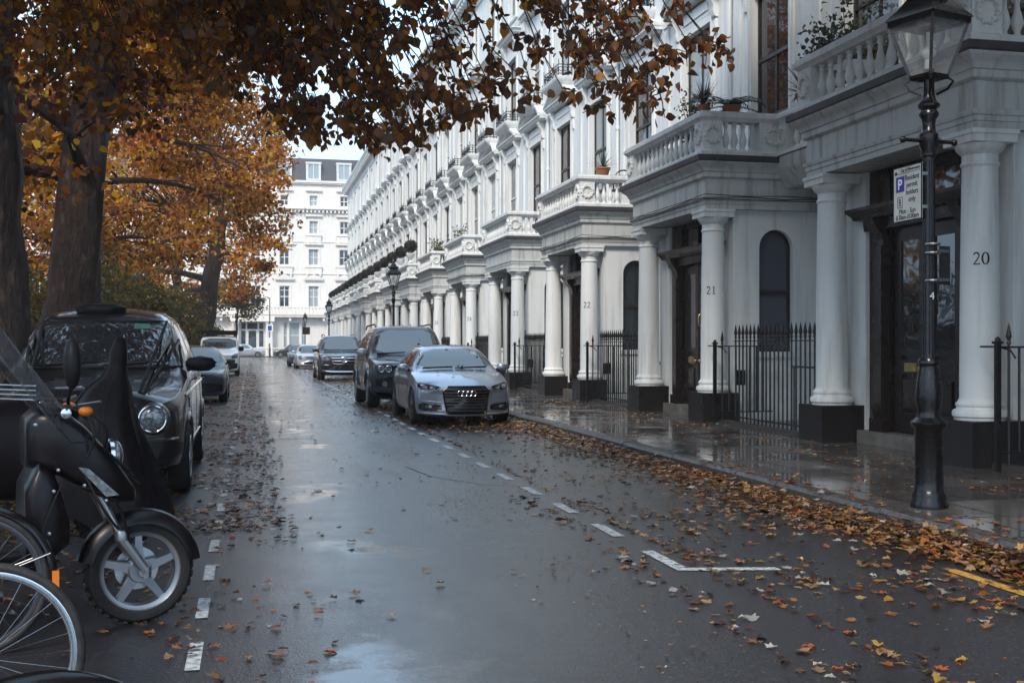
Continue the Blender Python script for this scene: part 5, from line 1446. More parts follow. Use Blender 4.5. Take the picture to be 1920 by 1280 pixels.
c.sides('side_window', [(1.50, 1.17), (1.88, 1.60), (2.08, 1.64), (2.42, 1.65), (2.42, 1.17)], 'carglass'); c.sides('side_window', [(2.52, 1.17), (2.52, 1.65), (3.40, 1.63), (3.40, 1.17)], 'carglass'); c.sides('side_window', [(3.52, 1.17), (3.52, 1.60), (3.95, 1.54), (4.10, 1.2)], 'carglass')
for d in 'lr':
    for q in ([(1.46, 1.15), (1.86, 1.62), (2.08, 1.66), (2.45, 1.67), (2.45, 1.15), (1.46, 1.15)], [(2.49, 1.15), (2.49, 1.67), (3.43, 1.65), (3.43, 1.15), (2.49, 1.15)]): c.line('window_trim', q, d, 'chrome', r=.006, off=.004)
    c.line('waist_line', [(.75, .93), (1.3, .97), (3.9, 1.0)], d, 'p_black', r=.016, off=.0); c.line('sill_line', [(1.35, .46), (3.4, .46)], d, 'p_black', r=.014, off=.0)
    c.line('rain_gutter', [(1.36, 1.19), (1.6, 1.46), (1.85, 1.66), (2.2, 1.72), (3.8, 1.68), (4.1, 1.54)], d, 'p_black', r=.006, off=.0)
for sg in (-1, 1):
    h, n, dv = c.hit(sg * .61, .75, 'f'); h = Vector((sg * .61, h.y - .015, .75))
    f = MB().lathe([(.150, .10), (.148, -.01), (.135, -.035), (.118, -.04), (.112, -.02)], h, 28, 'y').build('headlight', 'p_black', c.root)
    MB().lathe([(.114, -.025), (.10, -.045), (.06, -.058), (1e-5, -.062)], h, 24, 'y').build('lens', 'lens', f); MB().torus(h + Vector((0, -.036, 0)), .118, .009, 'y', 28, 6).build('bezel', 'chrome', f)
    c.line('bonnet_seam', [(sg * .48, .30), (sg * .58, 1.05)], 't', 'rubber', r=.005, off=-.002); c.line('bonnet_ridge', [(sg * .56, .22), (sg * .66, .95)], 't', 'p_black', r=.014, off=-.006)
    c.patch('indicator', [(sg * .70, .50), (sg * .80, .50), (sg * .79, .45), (sg * .70, .45)], 'f', 'orange', off=.034, rnd=1)
    d = 'l' if sg > 0 else 'r'
    for yw in (.92, 3.80):
        P = []
        for i in range(17):
            t = R(-5 + 190 * i / 16); yy, zz = yw + .415 * math.cos(t), .33 + .415 * math.sin(t)
            h, n, dv = c.hit(yy, max(zz, .30), d); P.append((h.x * 1.004, yy, zz))
        MB().tube(P, .022, 6).build('wheel_arch', 'p_black', c.root)
g = c.patch('grille', [(-.34, .92), (.34, .92), (.32, .60), (-.32, .60)], 'f', 'gloss', off=.02)
for k in range(9): c.line('grille_bar', [(-.28 + k * .07, .62), (-.28 + k * .07, .90)], 'f', 'chrome', r=.008, off=.028, parent=g)
c.patch('bumper', [(-.86, .56), (.86, .56), (.84, .36), (-.84, .36)], 'f', 'plastic', off=.045, skirt=.06); c.line('bumper_strip', [(-.82, .565), (.82, .565)], 'f', 'chrome', r=.012, off=.05)
c.wheels(.92, 3.80, .33, .80, .19, 8, 'steel', .62); c.mirrors(1.40, .90, 1.22, 'plastic', (1.35, 1.2, 1.15))
b = MB().lathe_sc([(1e-5, -.07), (.10, -.065), (.14, -.03), (.145, .03), (.11, .065), (1e-5, .075)], (-.06, 1.93, 1.785), 20, (1.75, .62, .85)); b.build('roof_sign', 'plastic', c.root)
c.wipers((((-.64, 1.21), (-.02, 1.25)), ((.02, 1.21), (.64, 1.25)))); c.shut([(1.38, 1.12), (1.33, .7), (1.42, .40), (2.46, .40), (2.47, 1.66)]); c.shut([(2.47, .40), (3.30, .40), (3.46, .8), (3.46, 1.66)]); c.handle(2.3, 1.05, 'chrome'); c.handle(2.65, 1.05, 'chrome')
c.patch('fuel_flap', [(1.05, .90), (1.22, .90), (1.22, .80), (1.05, .80)], 'l', 'p_black', off=.008, rnd=1)

# ------------------------------------------------------------------ trees
ORANGE = [(.44, .165, .034), (.54, .25, .05), (.34, .11, .027), (.52, .33, .085), (.17, .066, .027), (.09, .041, .024)]
BROWN = [(.12, .050, .028), (.17, .070, .030), (.075, .034, .024), (.24, .10, .035), (.10, .06, .04)]
LEAF_C = np.array([(0, 0, 0), (-.40, .26, .10), (-.42, .62, .04), (0, 1.10, -.10), (.42, .62, .07), (.40, .26, .10)])
MIX = ORANGE + BROWN[:3]
OLIVE = [(.07, .065, .03), (.11, .09, .035), (.16, .09, .03), (.05, .05, .028), (.24, .13, .04)]
def bez(p0, p1, p2, n=8):
    p0, p1, p2 = Vector(p0), Vector(p1), Vector(p2)
    return [p0 * (1 - t) ** 2 + p1 * 2 * t * (1 - t) + p2 * t * t for t in [i / n for i in range(n + 1)]]
def tree(name, loc, label, trunk, blobs, nleaf, size, cols, wts, seed, clumps=60, sig=.45, limb_r=.14, cat='tree', group='trees of the garden square', shape=LEAF_A, twig=True):
    """trunk: list of (x,y,z,r) relative to loc; blobs: (cx,cy,cz,rx,ry,rz) crown ellipsoids; leaves hang in clumps at twig ends."""
    g = np.random.default_rng(seed); t = empty(name, loc, 0, label, cat, group)
    b = MB()
    pts = [Vector(p[:3]) for p in trunk]; rad = [p[3] for p in trunk]; k = len(pts); n = 14; ff = []
    vs = []
    for i in range(k):
        for j in range(n):
            a = 2 * PI * j / n; rr = rad[i] * (1 + .10 * math.sin(3 * a + i * .7 + seed) + .05 * math.sin(7 * a + i))
            vs.append((pts[i].x + rr * math.cos(a), pts[i].y + rr * math.sin(a), pts[i].z))
    fs = [(i * n + j, i * n + (j + 1) % n, (i + 1) * n + (j + 1) % n, (i + 1) * n + j) for i in range(k - 1) for j in range(n)]
    b.add(vs, fs); b.build('trunk', 'bark', t, 60)
    P = []; lim = MB(); tw = MB(); S = []; vol = sum(q[3] * q[4] * q[5] for q in blobs)
    for (cx, cy, cz, rx, ry, rz) in blobs:
        c = Vector((cx, cy, cz)); src = min(pts[k // 2:], key=lambda p: (p - c).length)
        pth = bez(src, (src * .45 + c * .55) + Vector((0, 0, .18 * (c - src).length)), c)
        lim.tube(pth, [limb_r * (1 - .8 * i / 8) + .015 for i in range(9)], 7)
        m = max(3, int(clumps * rx * ry * rz / vol)); nl = int(nleaf * rx * ry * rz / vol / m)
        for q in range(m):
            d = g.normal(size=3); d /= np.linalg.norm(d); e = np.array([cx, cy, cz]) + d * np.array([rx, ry, rz]) * g.uniform(.25, 1) ** .5
            if twig:
                s0 = pth[int(g.integers(3, 9))]; ev = Vector(e)
                tw.tube(bez(s0, (s0 + ev) / 2 + Vector((g.normal(0, .2), g.normal(0, .2), .3)), ev, 4), [limb_r * .28, limb_r * .22, limb_r * .16, limb_r * .1, limb_r * .05], 4)
            f = g.normal(0, 1, (nl, 3)) * np.array([sig, sig, sig * .55]) * g.uniform(.6, 1.3)
            P.append(e + f); S.append(np.repeat(g.uniform(.45, 1.3), nl))
    lim.build('limb', 'bark', t)
    if twig: tw.build('twig', 'bark', t, 0)
    P = np.concatenate(P); S = np.concatenate(S)
    V, F, c = leaves(P, g.uniform(.75, 1.2, len(P)) * size, palette(len(P), cols, wts, .22, g) * S[:, None], droop=.4, shape=shape, r=g)
    np_mesh('crown', V, F, c, M['leaf'], t); return t

def trunk(h, r0, r1, lx=0, ly=0, wob=.12, seed=0, flare=1.55):
    g = random.Random(seed); m = 12
    return [(lx * (i / m) ** 1.2 + (g.uniform(-wob, wob) if i else 0), ly * i / m + (g.uniform(-wob, wob) if i else 0), h * i / m, (r0 + (r1 - r0) * i / m) * (1 + (flare - 1) * math.exp(-i * .9))) for i in range(m + 1)]

tree('plane_tree', (-3.45, 16.9, 0), 'thick dark tree trunk nearest the left edge, behind the taxi', trunk(7.5, .50, .36, -.2, .2, .05, 1),
     [(-1.5, 0, 8.5, 3.2, 3.5, 2.0), (1.5, .5, 9.0, 3.0, 3.0, 1.8), (-3, -2, 7.6, 2.5, 2.5, 1.8), (-.5, 1.0, 6.2, 2.0, 1.6, .8), (-3.2, 2.0, 5.6, 1.6, 2, .9), (3.4, -1, 8.8, 2.4, 2.6, 1.4), (.6, -2.5, 5.0, 1.5, 1.2, .7), (-1.6, -1.5, 4.5, 1.2, 1.2, .7), (6.5, -2, 9.2, 2.4, 3, 1.0)], 15000, .145, BROWN + ORANGE[:2], [3, 3, 3, 2, 2, .7, .5], 11, 120, .42)
tree('plane_tree', (-3.75, 24.4, 0), 'massive leaning tree trunk with flaring base, second from the left edge', trunk(9.5, .50, .40, 1.0, .3, .07, 2, 1.9),
     [(0, 0, 10.2, 4, 4, 2.6), (3.2, 1, 9.6, 3.2, 3.6, 2.0), (-3.5, .5, 9.0, 3, 3.6, 2.4), (2.4, -2, 8.2, 2.4, 2.0, 1.1), (3.9, 0, 9.0, 1.5, 2.6, 1.2), (-2.4, -1, 6.6, 2.0, 2.2, 1.1), (1.6, 2.5, 7.0, 1.8, 2.4, 1.0), (.5, -3, 5.2, 1.6, 1.2, .8), (-2.5, 1, 4.6, 1.6, 2, 1.0)], 22000, .16, MIX, [2, 2, 2, 1, 2, 2, 2, 2, 2], 12, 150, .48)
tree('plane_tree', (-6.4, 46, 0), 'golden brown tree spreading over the road behind the big leaning trunk', trunk(10, .42, .25, .4, 0, .15, 3),
     [(2.1, 0, 11.5, 4, 4.5, 3.5), (4.7, .5, 10.5, 2.4, 4, 2.6), (-2, 0, 9.5, 3.4, 4, 3.0), (6.1, -2, 8.0, 1.5, 2.4, 1.4), (5.3, 2, 7.2, 2.2, 3, 1.4), (-.4, -2, 6.2, 2.6, 3, 1.5), (2.6, 1, 15, 4, 5, 3), (-1, 1, 4.4, 2.8, 3, 1.5), (2.6, -1, 5.4, 2.0, 2.4, 1.3)], 25000, .18, ORANGE + BROWN[:2], [3, 3, 3, 2, 2, 1, 1, 1], 13, 170, .5)
tree('plane_tree', (-2.95, 71, 0), 'forked orange autumn tree with pale bark, beyond the white van', trunk(9, .62, .42, 1.2, 0, .10, 4, 1.4),
     [(1.2, 0, 13, 4.4, 5, 4), (4.0, 0, 9.4, 2.0, 3.2, 2.0), (-4, 0, 10, 4.4, 4, 3.6), (2.6, -1, 6.6, 1.9, 2.8, 1.4), (-5, 1, 5.4, 3.4, 3, 2.2), (-1.8, 4, 4.2, 2.2, 2, 1.4), (-2, -3, 7.2, 2.6, 2, 1.6), (0, 1, 18, 4, 4, 3)], 21000, .23, ORANGE, [3, 3, 2, 2, 1.6, 1], 14, 170, .55, .2)
tree('plane_tree', (-5.5, 92, 0), 'distant orange tree behind the forked tree', trunk(9, .45, .3, 0, 0, .15, 5),
     [(0, 0, 12, 5, 5, 5), (4, 0, 9, 3.2, 4, 3), (-5, 0, 8, 4, 4, 3.4), (2.5, 0, 5.6, 2.8, 3, 1.6), (-1, 0, 18, 5, 5, 4), (-1.5, 0, 4.4, 4, 3, 2), (-6.5, 0, 4.2, 4, 3, 2.6)], 12000, .30, ORANGE, [3, 3, 2, 2, 1, 1], 15, 120, .65)
tree('young_tree', (-1.35, 106, .1), 'small dark green leaved tree at the far street corner', trunk(4.5, .14, .07, .2, 0, .06, 6),
     [(0, 0, 6.0, 1.5, 1.5, 1.6), (1.3, 0, 5.0, 1.1, 1.3, .9), (-1.2, 0, 5.2, 1.4, 1.3, 1.2), (.9, 0, 3.9, .9, 1, .5)], 3800, .20, [(.05, .06, .03), (.09, .09, .04), (.16, .11, .04), (.34, .15, .04)], [3, 3, 1.4, .8], 16, 60, .34, .06)
# trees standing deeper in the garden
for i, (x, y, s, lab) in enumerate([(-10.5, 33, 1, 'golden tree deeper in the garden, seen left of the leaning trunk'), (-13, 52, 1.1, 'golden tree in the middle of the garden behind the taxi roof'),
                                    (-9.5, 64, .95, 'golden tree in the garden just left of the forked tree'), (-19, 78, 1.3, 'tall far golden tree at the back of the garden'), (-9.0, 22.5, .8, 'low golden tree deeper in the garden at the left edge')]):
    if i == 0:
        gt = tree('garden_tree', (x, y, 0), lab, trunk(7, .30, .16, .3, 0, .15, 7), [(0, 0, 9, 4, 4, 4), (3.2, 1, 7, 2.8, 3, 2.6), (-3.2, -1, 7, 3, 3, 2.6), (1, -2, 4.6, 2.8, 2.6, 1.5), (-2, 1, 4.2, 2.4, 2.4, 1.4), (0, 0, 13, 3.4, 3.4, 2.6)], 11000, .24, ORANGE, [3, 4, 2, 3, 1, .6], 21, 130, .55)
    else:
        o = copy_tree(gt); o.location = (x, y, 0); o.rotation_euler.z = i * 1.7; o.scale = (s, s, s); o['label'] = lab
# shrubs along the garden edge
SH = [(-5.6, 12.5, 1.1, 2.5), (-6.4, 15.6, 1.5, 3.4), (-5.0, 19.6, 1.2, 3.2), (-7.0, 21.5, 1.9, 4.2), (-5.0, 27.0, 1.6, 4.0), (-4.6, 31, 1.6, 4.2), (-4.7, 35, 1.7, 4.4), (-4.6, 40, 1.7, 4.4), (-4.5, 50, 1.9, 4.8), (-4.2, 57, 1.8, 5.0), (-4.0, 64, 1.7, 4.2), (-4.6, 80, 2.0, 3.2), (-3.9, 72, 1.5, 3.4), (-5.5, 90, 2.4, 4.4), (-7.5, 98, 2.6, 5.0), (-4.2, 99, 1.6, 3.6)]
OL = ['nearest', 'second', 'third', 'fourth', 'fifth', 'sixth', 'seventh', 'eighth', 'ninth', 'tenth', 'eleventh', 'twelfth', 'thirteenth', 'fourteenth', 'fifteenth', 'farthest']
SH.sort(key=lambda q: q[1])
for i, (x, y, r, h) in enumerate(SH):
    g = np.random.default_rng(100 + i)
    t = empty('garden_shrub', (x, y, 0), 0, f'olive brown garden shrub under the trees on the left, {OL[i]} from the viewer', 'shrub', 'shrubs along the garden edge')
    b = MB(); P = []
    for k in range(26):
        a = g.uniform(0, 2 * PI); q = g.uniform(.2, 1) ** .6; e = np.array([r * q * math.cos(a), r * 1.5 * q * math.sin(a), h * g.uniform(.25, 1) * (1 - .35 * q)])
        b.tube(bez((e[0] * .15, e[1] * .15, 0), tuple(e * np.array([.4, .4, .7])), tuple(e), 4), [.03, .025, .02, .012, .006], 4)
        m = 110; P.append(e + g.normal(0, 1, (m, 3)) * np.array([.32, .36, .24]))
    b.build('stem', 'bark', t, 0); P = np.concatenate(P); P[:, 2] = np.abs(P[:, 2]) + .05
    V, F, c = leaves(P, g.uniform(.7, 1.2, len(P)) * (.10 + .0016 * y), palette(len(P), OLIVE, [3, 3, 1.5, 3, .8], .3, g), droop=.2, r=g)
    np_mesh('foliage', V, F, c, M['leaf'], t)

# the tree whose trunk stands out of frame on the left: its boughs hang over the road in front of the viewer
g = np.random.default_rng(5)
t = empty('beech_tree', (-4.6, 6.6, 0), 0, 'copper leaved tree whose drooping boughs hang across the top of the view', 'tree')
b = MB(); tp_ = trunk(6.4, .5, .38, .3, .4, .08, 9); b.tube([p[:3] for p in tp_], [p[3] for p in tp_], 14); b.build('trunk', 'bark', t, 60)
zb = lambda X: float(np.interp(X, [-5, -3, -1.2, -.2, .6, 1.2, 2.0, 2.7, 3.3, 3.9], [4.2, 3.9, 4.0, 3.72, 3.32, 3.28, 3.5, 3.62, 3.62, 3.92]))
tips = []
for i in range(235):
    X = g.uniform(-4.6, 1.6) if i > 95 else g.uniform(-.6, 3.9)
    Y = 10.6 + g.uniform(-1.4, 1.6) + max(0, .8 - X) * g.uniform(0, .8)
    if X > 2.4: Y = g.uniform(9.0, 10.6)
    z = zb(X) + (Y - 10.2) * .16 + g.gamma(1.5, .42) * (1.0 if i % 4 else .12)
    tips.append((X, Y, z))
P = []; lim = MB(); tw = MB(); base = Vector((-4.3, 7.0, 6.2)) - Vector((-4.6, 6.6, 0)); o3 = Vector((-4.6, 6.6, 0))
for i, (X, Y, z) in enumerate(tips):
    e = Vector((X, Y, z)) - o3; f = g.uniform(.25, .5)
    s0 = base + Vector((e.x - base.x, e.y - base.y, 0)) * f; s0.z = 6.3 + g.uniform(-.3, .8)
    if i % 5 == 0: lim.tube(bez(base, (base + s0) / 2 + Vector((0, 0, .5)), s0, 5), [.10, .085, .07, .055, .045, .035], 6)
    pth = bez(s0, Vector((e.x * .55 + s0.x * .45, e.y * .5 + s0.y * .5, max(s0.z, e.z) + .15)), e, 14)
    for j in range(2, 14): pth[j] += Vector((g.normal(0, .035), g.normal(0, .035), g.normal(0, .03) + .10 * math.sin(j * .9 + i)))
    tw.tube(pth, [.020 * (1 - j / 15) + .003 for j in range(15)], 5)
    for j in range(4, 15):
        p = pth[j]
        for q in range(2 if j < 14 else 3):
            a = g.uniform(0, 2 * PI); L = g.uniform(.15, .5) * (1.15 - j / 20)
            en = p + Vector((math.cos(a) * L, math.sin(a) * L, g.uniform(-.22, .10)))
            tw.tube([p, (p + en) / 2 + Vector((0, 0, .03)), en], [.006, .005, .003], 4)
            m = int(g.integers(5, 10)); u = g.uniform(.2, 1.05, (m, 1))
            P.append(np.array(p) * (1 - u) + np.array(en) * u + g.normal(0, .04, (m, 3)))
lim.build('limb', 'bark', t); tw.build('twig', 'bark', t, 0); P = np.concatenate(P)
def beech_cols(P, cols, w, jit, g):
    a = palette(len(P), cols, w, jit, g); b_ = palette(len(P), [(.20, .085, .03), (.30, .125, .032), (.14, .06, .028), (.44, .20, .045)], [3, 2.4, 3, 1], jit, g)
    k = g.uniform(0, 1, len(P)) < np.clip(.62 - .16 * (P[:, 0] + o3.x), .15, .8)
    a[k] = b_[k]; return a * 1.15
V, F, c = leaves(P, g.uniform(.05, .108, len(P)), beech_cols(P, [(.105, .050, .030), (.16, .074, .034), (.24, .105, .036), (.09, .060, .036), (.38, .16, .035)], [4, 4, 2.5, 3.5, .8], .3, g), droop=.7, shape=LEAF_C, r=g)
np_mesh('hanging_foliage', V, F, c, M['leaf'], t)
# unseen crown added above and behind the view, shaped to shade the near street
P = []
lm2 = MB()
for e_ in ((5.2, 8.5, 7.4), (5.8, 13, 8.4), (6.0, 16.5, 9.4), (-2, 4.5, 6.6), (6.0, 5, 7.8)): lm2.tube([q - o3 for q in bez((-4.3, 7.0, 6.0), ((e_[0] - 4.3) / 2, (e_[1] + 7) / 2, e_[2] + 2.2), e_, 9)], [.12 - .011 * k for k in range(10)], 6)
lm2.build('limb', 'bark', t)  # limbs added to carry the unseen shading foliage
for cx, cy, cz, rx, ry, rz in [(-4, 9, 8.6, 3, 5, 1.8), (-3.5, 13, 8.4, 2.6, 4.2, 1.6), (5.0, 8.5, 7.6, 1.6, 4, .9), (-5, 2, 8.4, 3, 4, 1.8), (5.6, 13, 8.6, 1.6, 5, 1.0), (5.2, 4, 7.8, 1.6, 4, 1.0), (-3.6, 17, 9.5, 2.6, 3, 1.5), (-2.2, 4.2, 6.6, 2.2, 3.2, .9), (-1.6, 7, 7.4, 1.8, 2, .8), (6.2, 8, 8.6, 1.6, 4, .9), (6.4, 17, 9.6, 1.5, 3.5, .9), (4.6, -1.5, 8, 2.6, 3.5, 1.0)]:
    for q in range(70 if cx < 4 else 120):
        d = g.normal(size=3); d /= np.linalg.norm(d); e = np.array([cx, cy, cz]) + d * np.array([rx, ry, rz]) * g.uniform(.2, 1) ** .5
        P.append(e + g.normal(0, 1, (46, 3)) * np.array([.55, .55, .35]))
P = np.concatenate(P) - np.array(o3)
V, F, c = leaves(P, g.uniform(.14, .2, len(P)), palette(len(P), BROWN, [2, 3, 2, 1, 1], .25, g), droop=.4, shape=LEAF_B, r=g)
np_mesh('crown', V, F, c, M['leaf'], t)  # added leaves out of view, there to darken near fronts and bikes

# ------------------------------------------------------------------ fallen leaves
LEAF_O = np.array([(0, 0, 0), (-.16, .10, .02), (-.36, .30, .10), (-.40, .48, .02), (-.30, .72, .12), (-.14, .90, .05), (.05, 1.08, -.04), (.16, .88, .10), (.30, .70, .0), (.34, .50, .08), (.38, .26, .14), (.14, .08, .0)])
LITTER = [(.26, .155, .075), (.23, .09, .027), (.090, .042, .024), (.33, .18, .042), (.30, .070, .02), (.32, .30, .27), (.040, .022, .016)]
def litter(X, Y, z, size, w, flat=1., zj=.004):
    k = ~((np.abs(X - 2.66) < .10) & (Y < 20) & (rng.uniform(0, 1, len(X)) < .9)) & ~((np.abs(Y - 6.77) < .12) & (X > 2.5) & (X < 3.35) & (rng.uniform(0, 1, len(X)) < .8)) & ~((np.abs(X - 4.3) < .13) & (Y < 6.7) & (rng.uniform(0, 1, len(X)) < .93))
    X, Y, size = X[k], Y[k], size[k] * .80; z = z[k] if hasattr(z, '__len__') else z
    n = len(X); P = np.stack([X, Y, z + np.abs(rng.normal(0, zj, n))], 1); out = []
    h = n if n < 3 else int(n * .42)
    for a, b_, shp in ((0, h, LEAF_M), (h, n, LEAF_O)):
        if b_ > a: out.append(leaves(P[a:b_], size[a:b_] * (1 if shp is LEAF_M else .9), palette(b_ - a, LITTER, w, .32), flat=flat, curl=.7, shape=shp))
    o = 0; V_ = []; F_ = []
    for q in out: V_.append(q[0]); F_.append(q[1] + o); o += len(q[0])
    return np.concatenate(V_), np.concatenate(F_), np.concatenate([q[2] for q in out])
def gapped(X, Y, keep=.55, sc=1.3):
    """thin the cover in drifts so that it is never even."""
    v = np.sin(X * 2.3 * sc + np.sin(Y * 1.1 * sc)) + np.sin(Y * 1.7 * sc + 1.3 * np.sin(X * 1.9 + .5)) + rng.normal(0, .8, len(X))
    return v > np.quantile(v, 1 - keep)
Ls = []
def put(n, xr, yr, z, s, w, keep=1, dist=None, flat=1., zj=.004, near=1.0):
    u = rng.uniform(0, 1, n) ** near; Y = yr[0] + (yr[1] - yr[0]) * u
    X = rng.uniform(*xr, n) if dist is None else dist(n)
    if keep < 1: k = gapped(X, Y, keep); X, Y = X[k], Y[k]
    Ls.append(litter(X, Y, z if not callable(z) else z(X), rng.uniform(*s, len(X)), w, flat, zj))
WD = [3, 3, 2.2, 1.6, .5, .5, 1.2]
kd = lambda sc: (lambda n: KX - .02 - np.minimum(np.abs(rng.exponential(sc, n)), 2.0))
put(5400, None, (3.0, 21), .006, (.06, .115), WD, 1, kd(.22), .85, .025, 1.0)
put(3600, None, (4.0, 24), .005, (.055, .11), WD, .7, kd(.75), .95, .008, 1.0)
put(1500, (2.3, 4.8), (3.0, 10.5), .005, (.05, .11), [2, 2.4, 2, 1.2, .5, 1.2, 1.6], .6, None, 1.05)
put(5200, None, (18, 75), .006, (.08, .14), WD, 1, kd(.55), .9, .02, 1.3)
put(2600, (2.0, 4.8), (19, 70), .005, (.08, .13), WD, .6, None, 1.0, .006, 1.3)
put(300, (.2, 2.7), (3.2, 26), .005, (.05, .10), [1, 1.4, 2.4, .6, .3, .8, 2.6], .6, None, 1.0, .01)
put(420, (.0, 2.8), (18, 100), .005, (.07, .12), [1, 1.4, 3, .6, .3, .3, 3], .6, None, 1.0, .01, 1.4)
put(1500, (-2.4, .35), (3.5, 18), .005, (.05, .11), [1.5, 2.2, 2.6, .8, .8, .5, 2.4], .6, None, 1.0, .01)
put(6800, (-2.4, .25), (9, 60), .005, (.06, .12), [2.2, 2.4, 2.6, 1, .6, .3, 1.6], .75, None, .95, .012, 1.3)
put(4200, (-2.4, .1), (15, 110), .005, (.07, .13), [2.2, 2.4, 2.6, 1, .6, .3, 1.6], .55, None, .95, .012, 1.5)
put(1300, (KX + .05, 7.5), (6.0, 26), .124, (.05, .10), [2.4, 2.4, 1.4, 2, .6, 1, .8], .6, None, 1.0, .008)
put(900, (KX + .05, 7.5), (20, 70), .124, (.07, .11), [2.4, 2.4, 1.6, 2, .6, .6, .8], .6, None, 1.0, .008, 1.3)
put(160, None, (3.5, 12), .124, (.05, .10), [2, 2, 2, 1, .5, .6, 1], 1, lambda n: KX + np.abs(rng.exponential(.12, n)), .95, .01)
put(2500, (-5.3, -2.5), (8, 60), .124, (.06, .13), WD, .7, None, .95, .02, 1.2)
put(3000, (-9, -5.4), (8, 50), -.02, (.08, .15), WD, 1, None, .9, .02, 1.2)
put(7000, None, (3.0, 40), .004, (.018, .045), [1, 1.4, 3, .5, .2, .3, 3], 1, kd(.30), .95, .012, 1.2)
put(2600, (-2.4, -.1), (3.2, 22), .004, (.02, .10), [1.5, 2, 3, .6, .4, .4, 3], .7, None, .98, .012)
put(1800, (1.5, 4.8), (2.8, 14), .004, (.015, .04), [1, 1.4, 2, .5, .2, .6, 3], .8, None, 1.1)
# heap in the gutter by the lamp
Xh = KX - .05 - np.abs(rng.normal(0, .20, 520)); Yh = 6.4 + rng.normal(0, 1.1, 520)
Ls.append(litter(Xh, Yh, .01 + .10 * np.exp(-((KX - Xh) / .25) ** 2) * rng.uniform(0, 1, 520), rng.uniform(.07, .12, 520), [4, 2.5, 2, 1, .3, .4, 1], .45, .02))
def on_car(c, pts, s):
    for x, y in pts:
        h, n, dv = c.hit(x, y, 't'); w_ = c.root.matrix_world @ h if False else Vector(c.root.location) + h
        Ls.append(litter(np.array([w_.x]), np.array([w_.y]), w_.z + .014, np.array([s * random.uniform(.8, 1.2)]), [1, 2, 2, .5, 1, 0, 5], .5, .002))
on_car(audi, [(-.38, .62), (-.18, .42), (-.06, .98), (.08, 1.02), (.10, .9), (.30, .88), (.46, .93), (.05, 1.2), (.16, 1.2), (-.08, 1.62), (.44, 1.4), (-.3, 1.9), (.0, 2.0), (.06, 2.1), (.35, 2.05), (.5, 2.2), (-.1, 2.4), (.22, 2.6), (-.35, 2.9)], .085)
on_car(disco, [(-.2, .8), (.1, .6), (-.3, 1.9), (0, 2.1), (.2, 2.3), (.35, 2.2), (-.1, 3.0), (.3, 1.45), (.34, 1.5)], .10)
nv = 0; VV = []; FF = []; CC = []
for V, F, c in Ls: VV.append(V); FF.append(F + nv); CC.append(c); nv += len(V)
tag(np_mesh('fallen_leaves', np.concatenate(VV), np.concatenate(FF), np.concatenate(CC), M['wetleaf']), kind='stuff')

# ------------------------------------------------------------------ two-wheelers at the lower left
def plexi():
    m, nt, b = nodes('scratched clear plastic'); out = nt.nodes['Material Output']
    tr = N(nt, 'ShaderNodeBsdfTransparent'); tr.inputs[0].default_value = (.74, .74, .76, 1)
    b.inputs['Base Color'].default_value = (.25, .26, .28, 1); b.inputs['Roughness'].default_value = .15
    f = noise(nt, 30, 5, .7, pos(nt, (1, 1, .3))); mx = N(nt, 'ShaderNodeMixShader'); nt.links.new(ramp(nt, f, [(.35, .06), (.75, .30)]), mx.inputs[0])
    nt.links.new(tr.outputs[0], mx.inputs[1]); nt.links.new(b.outputs[0], mx.inputs[2]); nt.links.new(mx.outputs[0], out.inputs[0]); return m
M['plexi'] = plexi()
M['fabric'] = pm('wet black cover cloth', (.010, .007, .009), .45, var=.25, scale=8, bmp=.6, bscale=7, ior=1.25)
M['seat'] = pm('black vinyl seat', (.010, .009, .010), .45, var=.2, bmp=.2, bscale=60, ior=1.3)
M['bikepaint'] = pm('dark plum scooter paint', (.008, .005, .007), .34, 0, var=.3, scale=14, ior=1.3, coat=.18, crough=.2, bmp=.08, bscale=30)
M['tan'] = pm('worn grey rubber', (.04, .036, .034), .6, var=.3, scale=20)

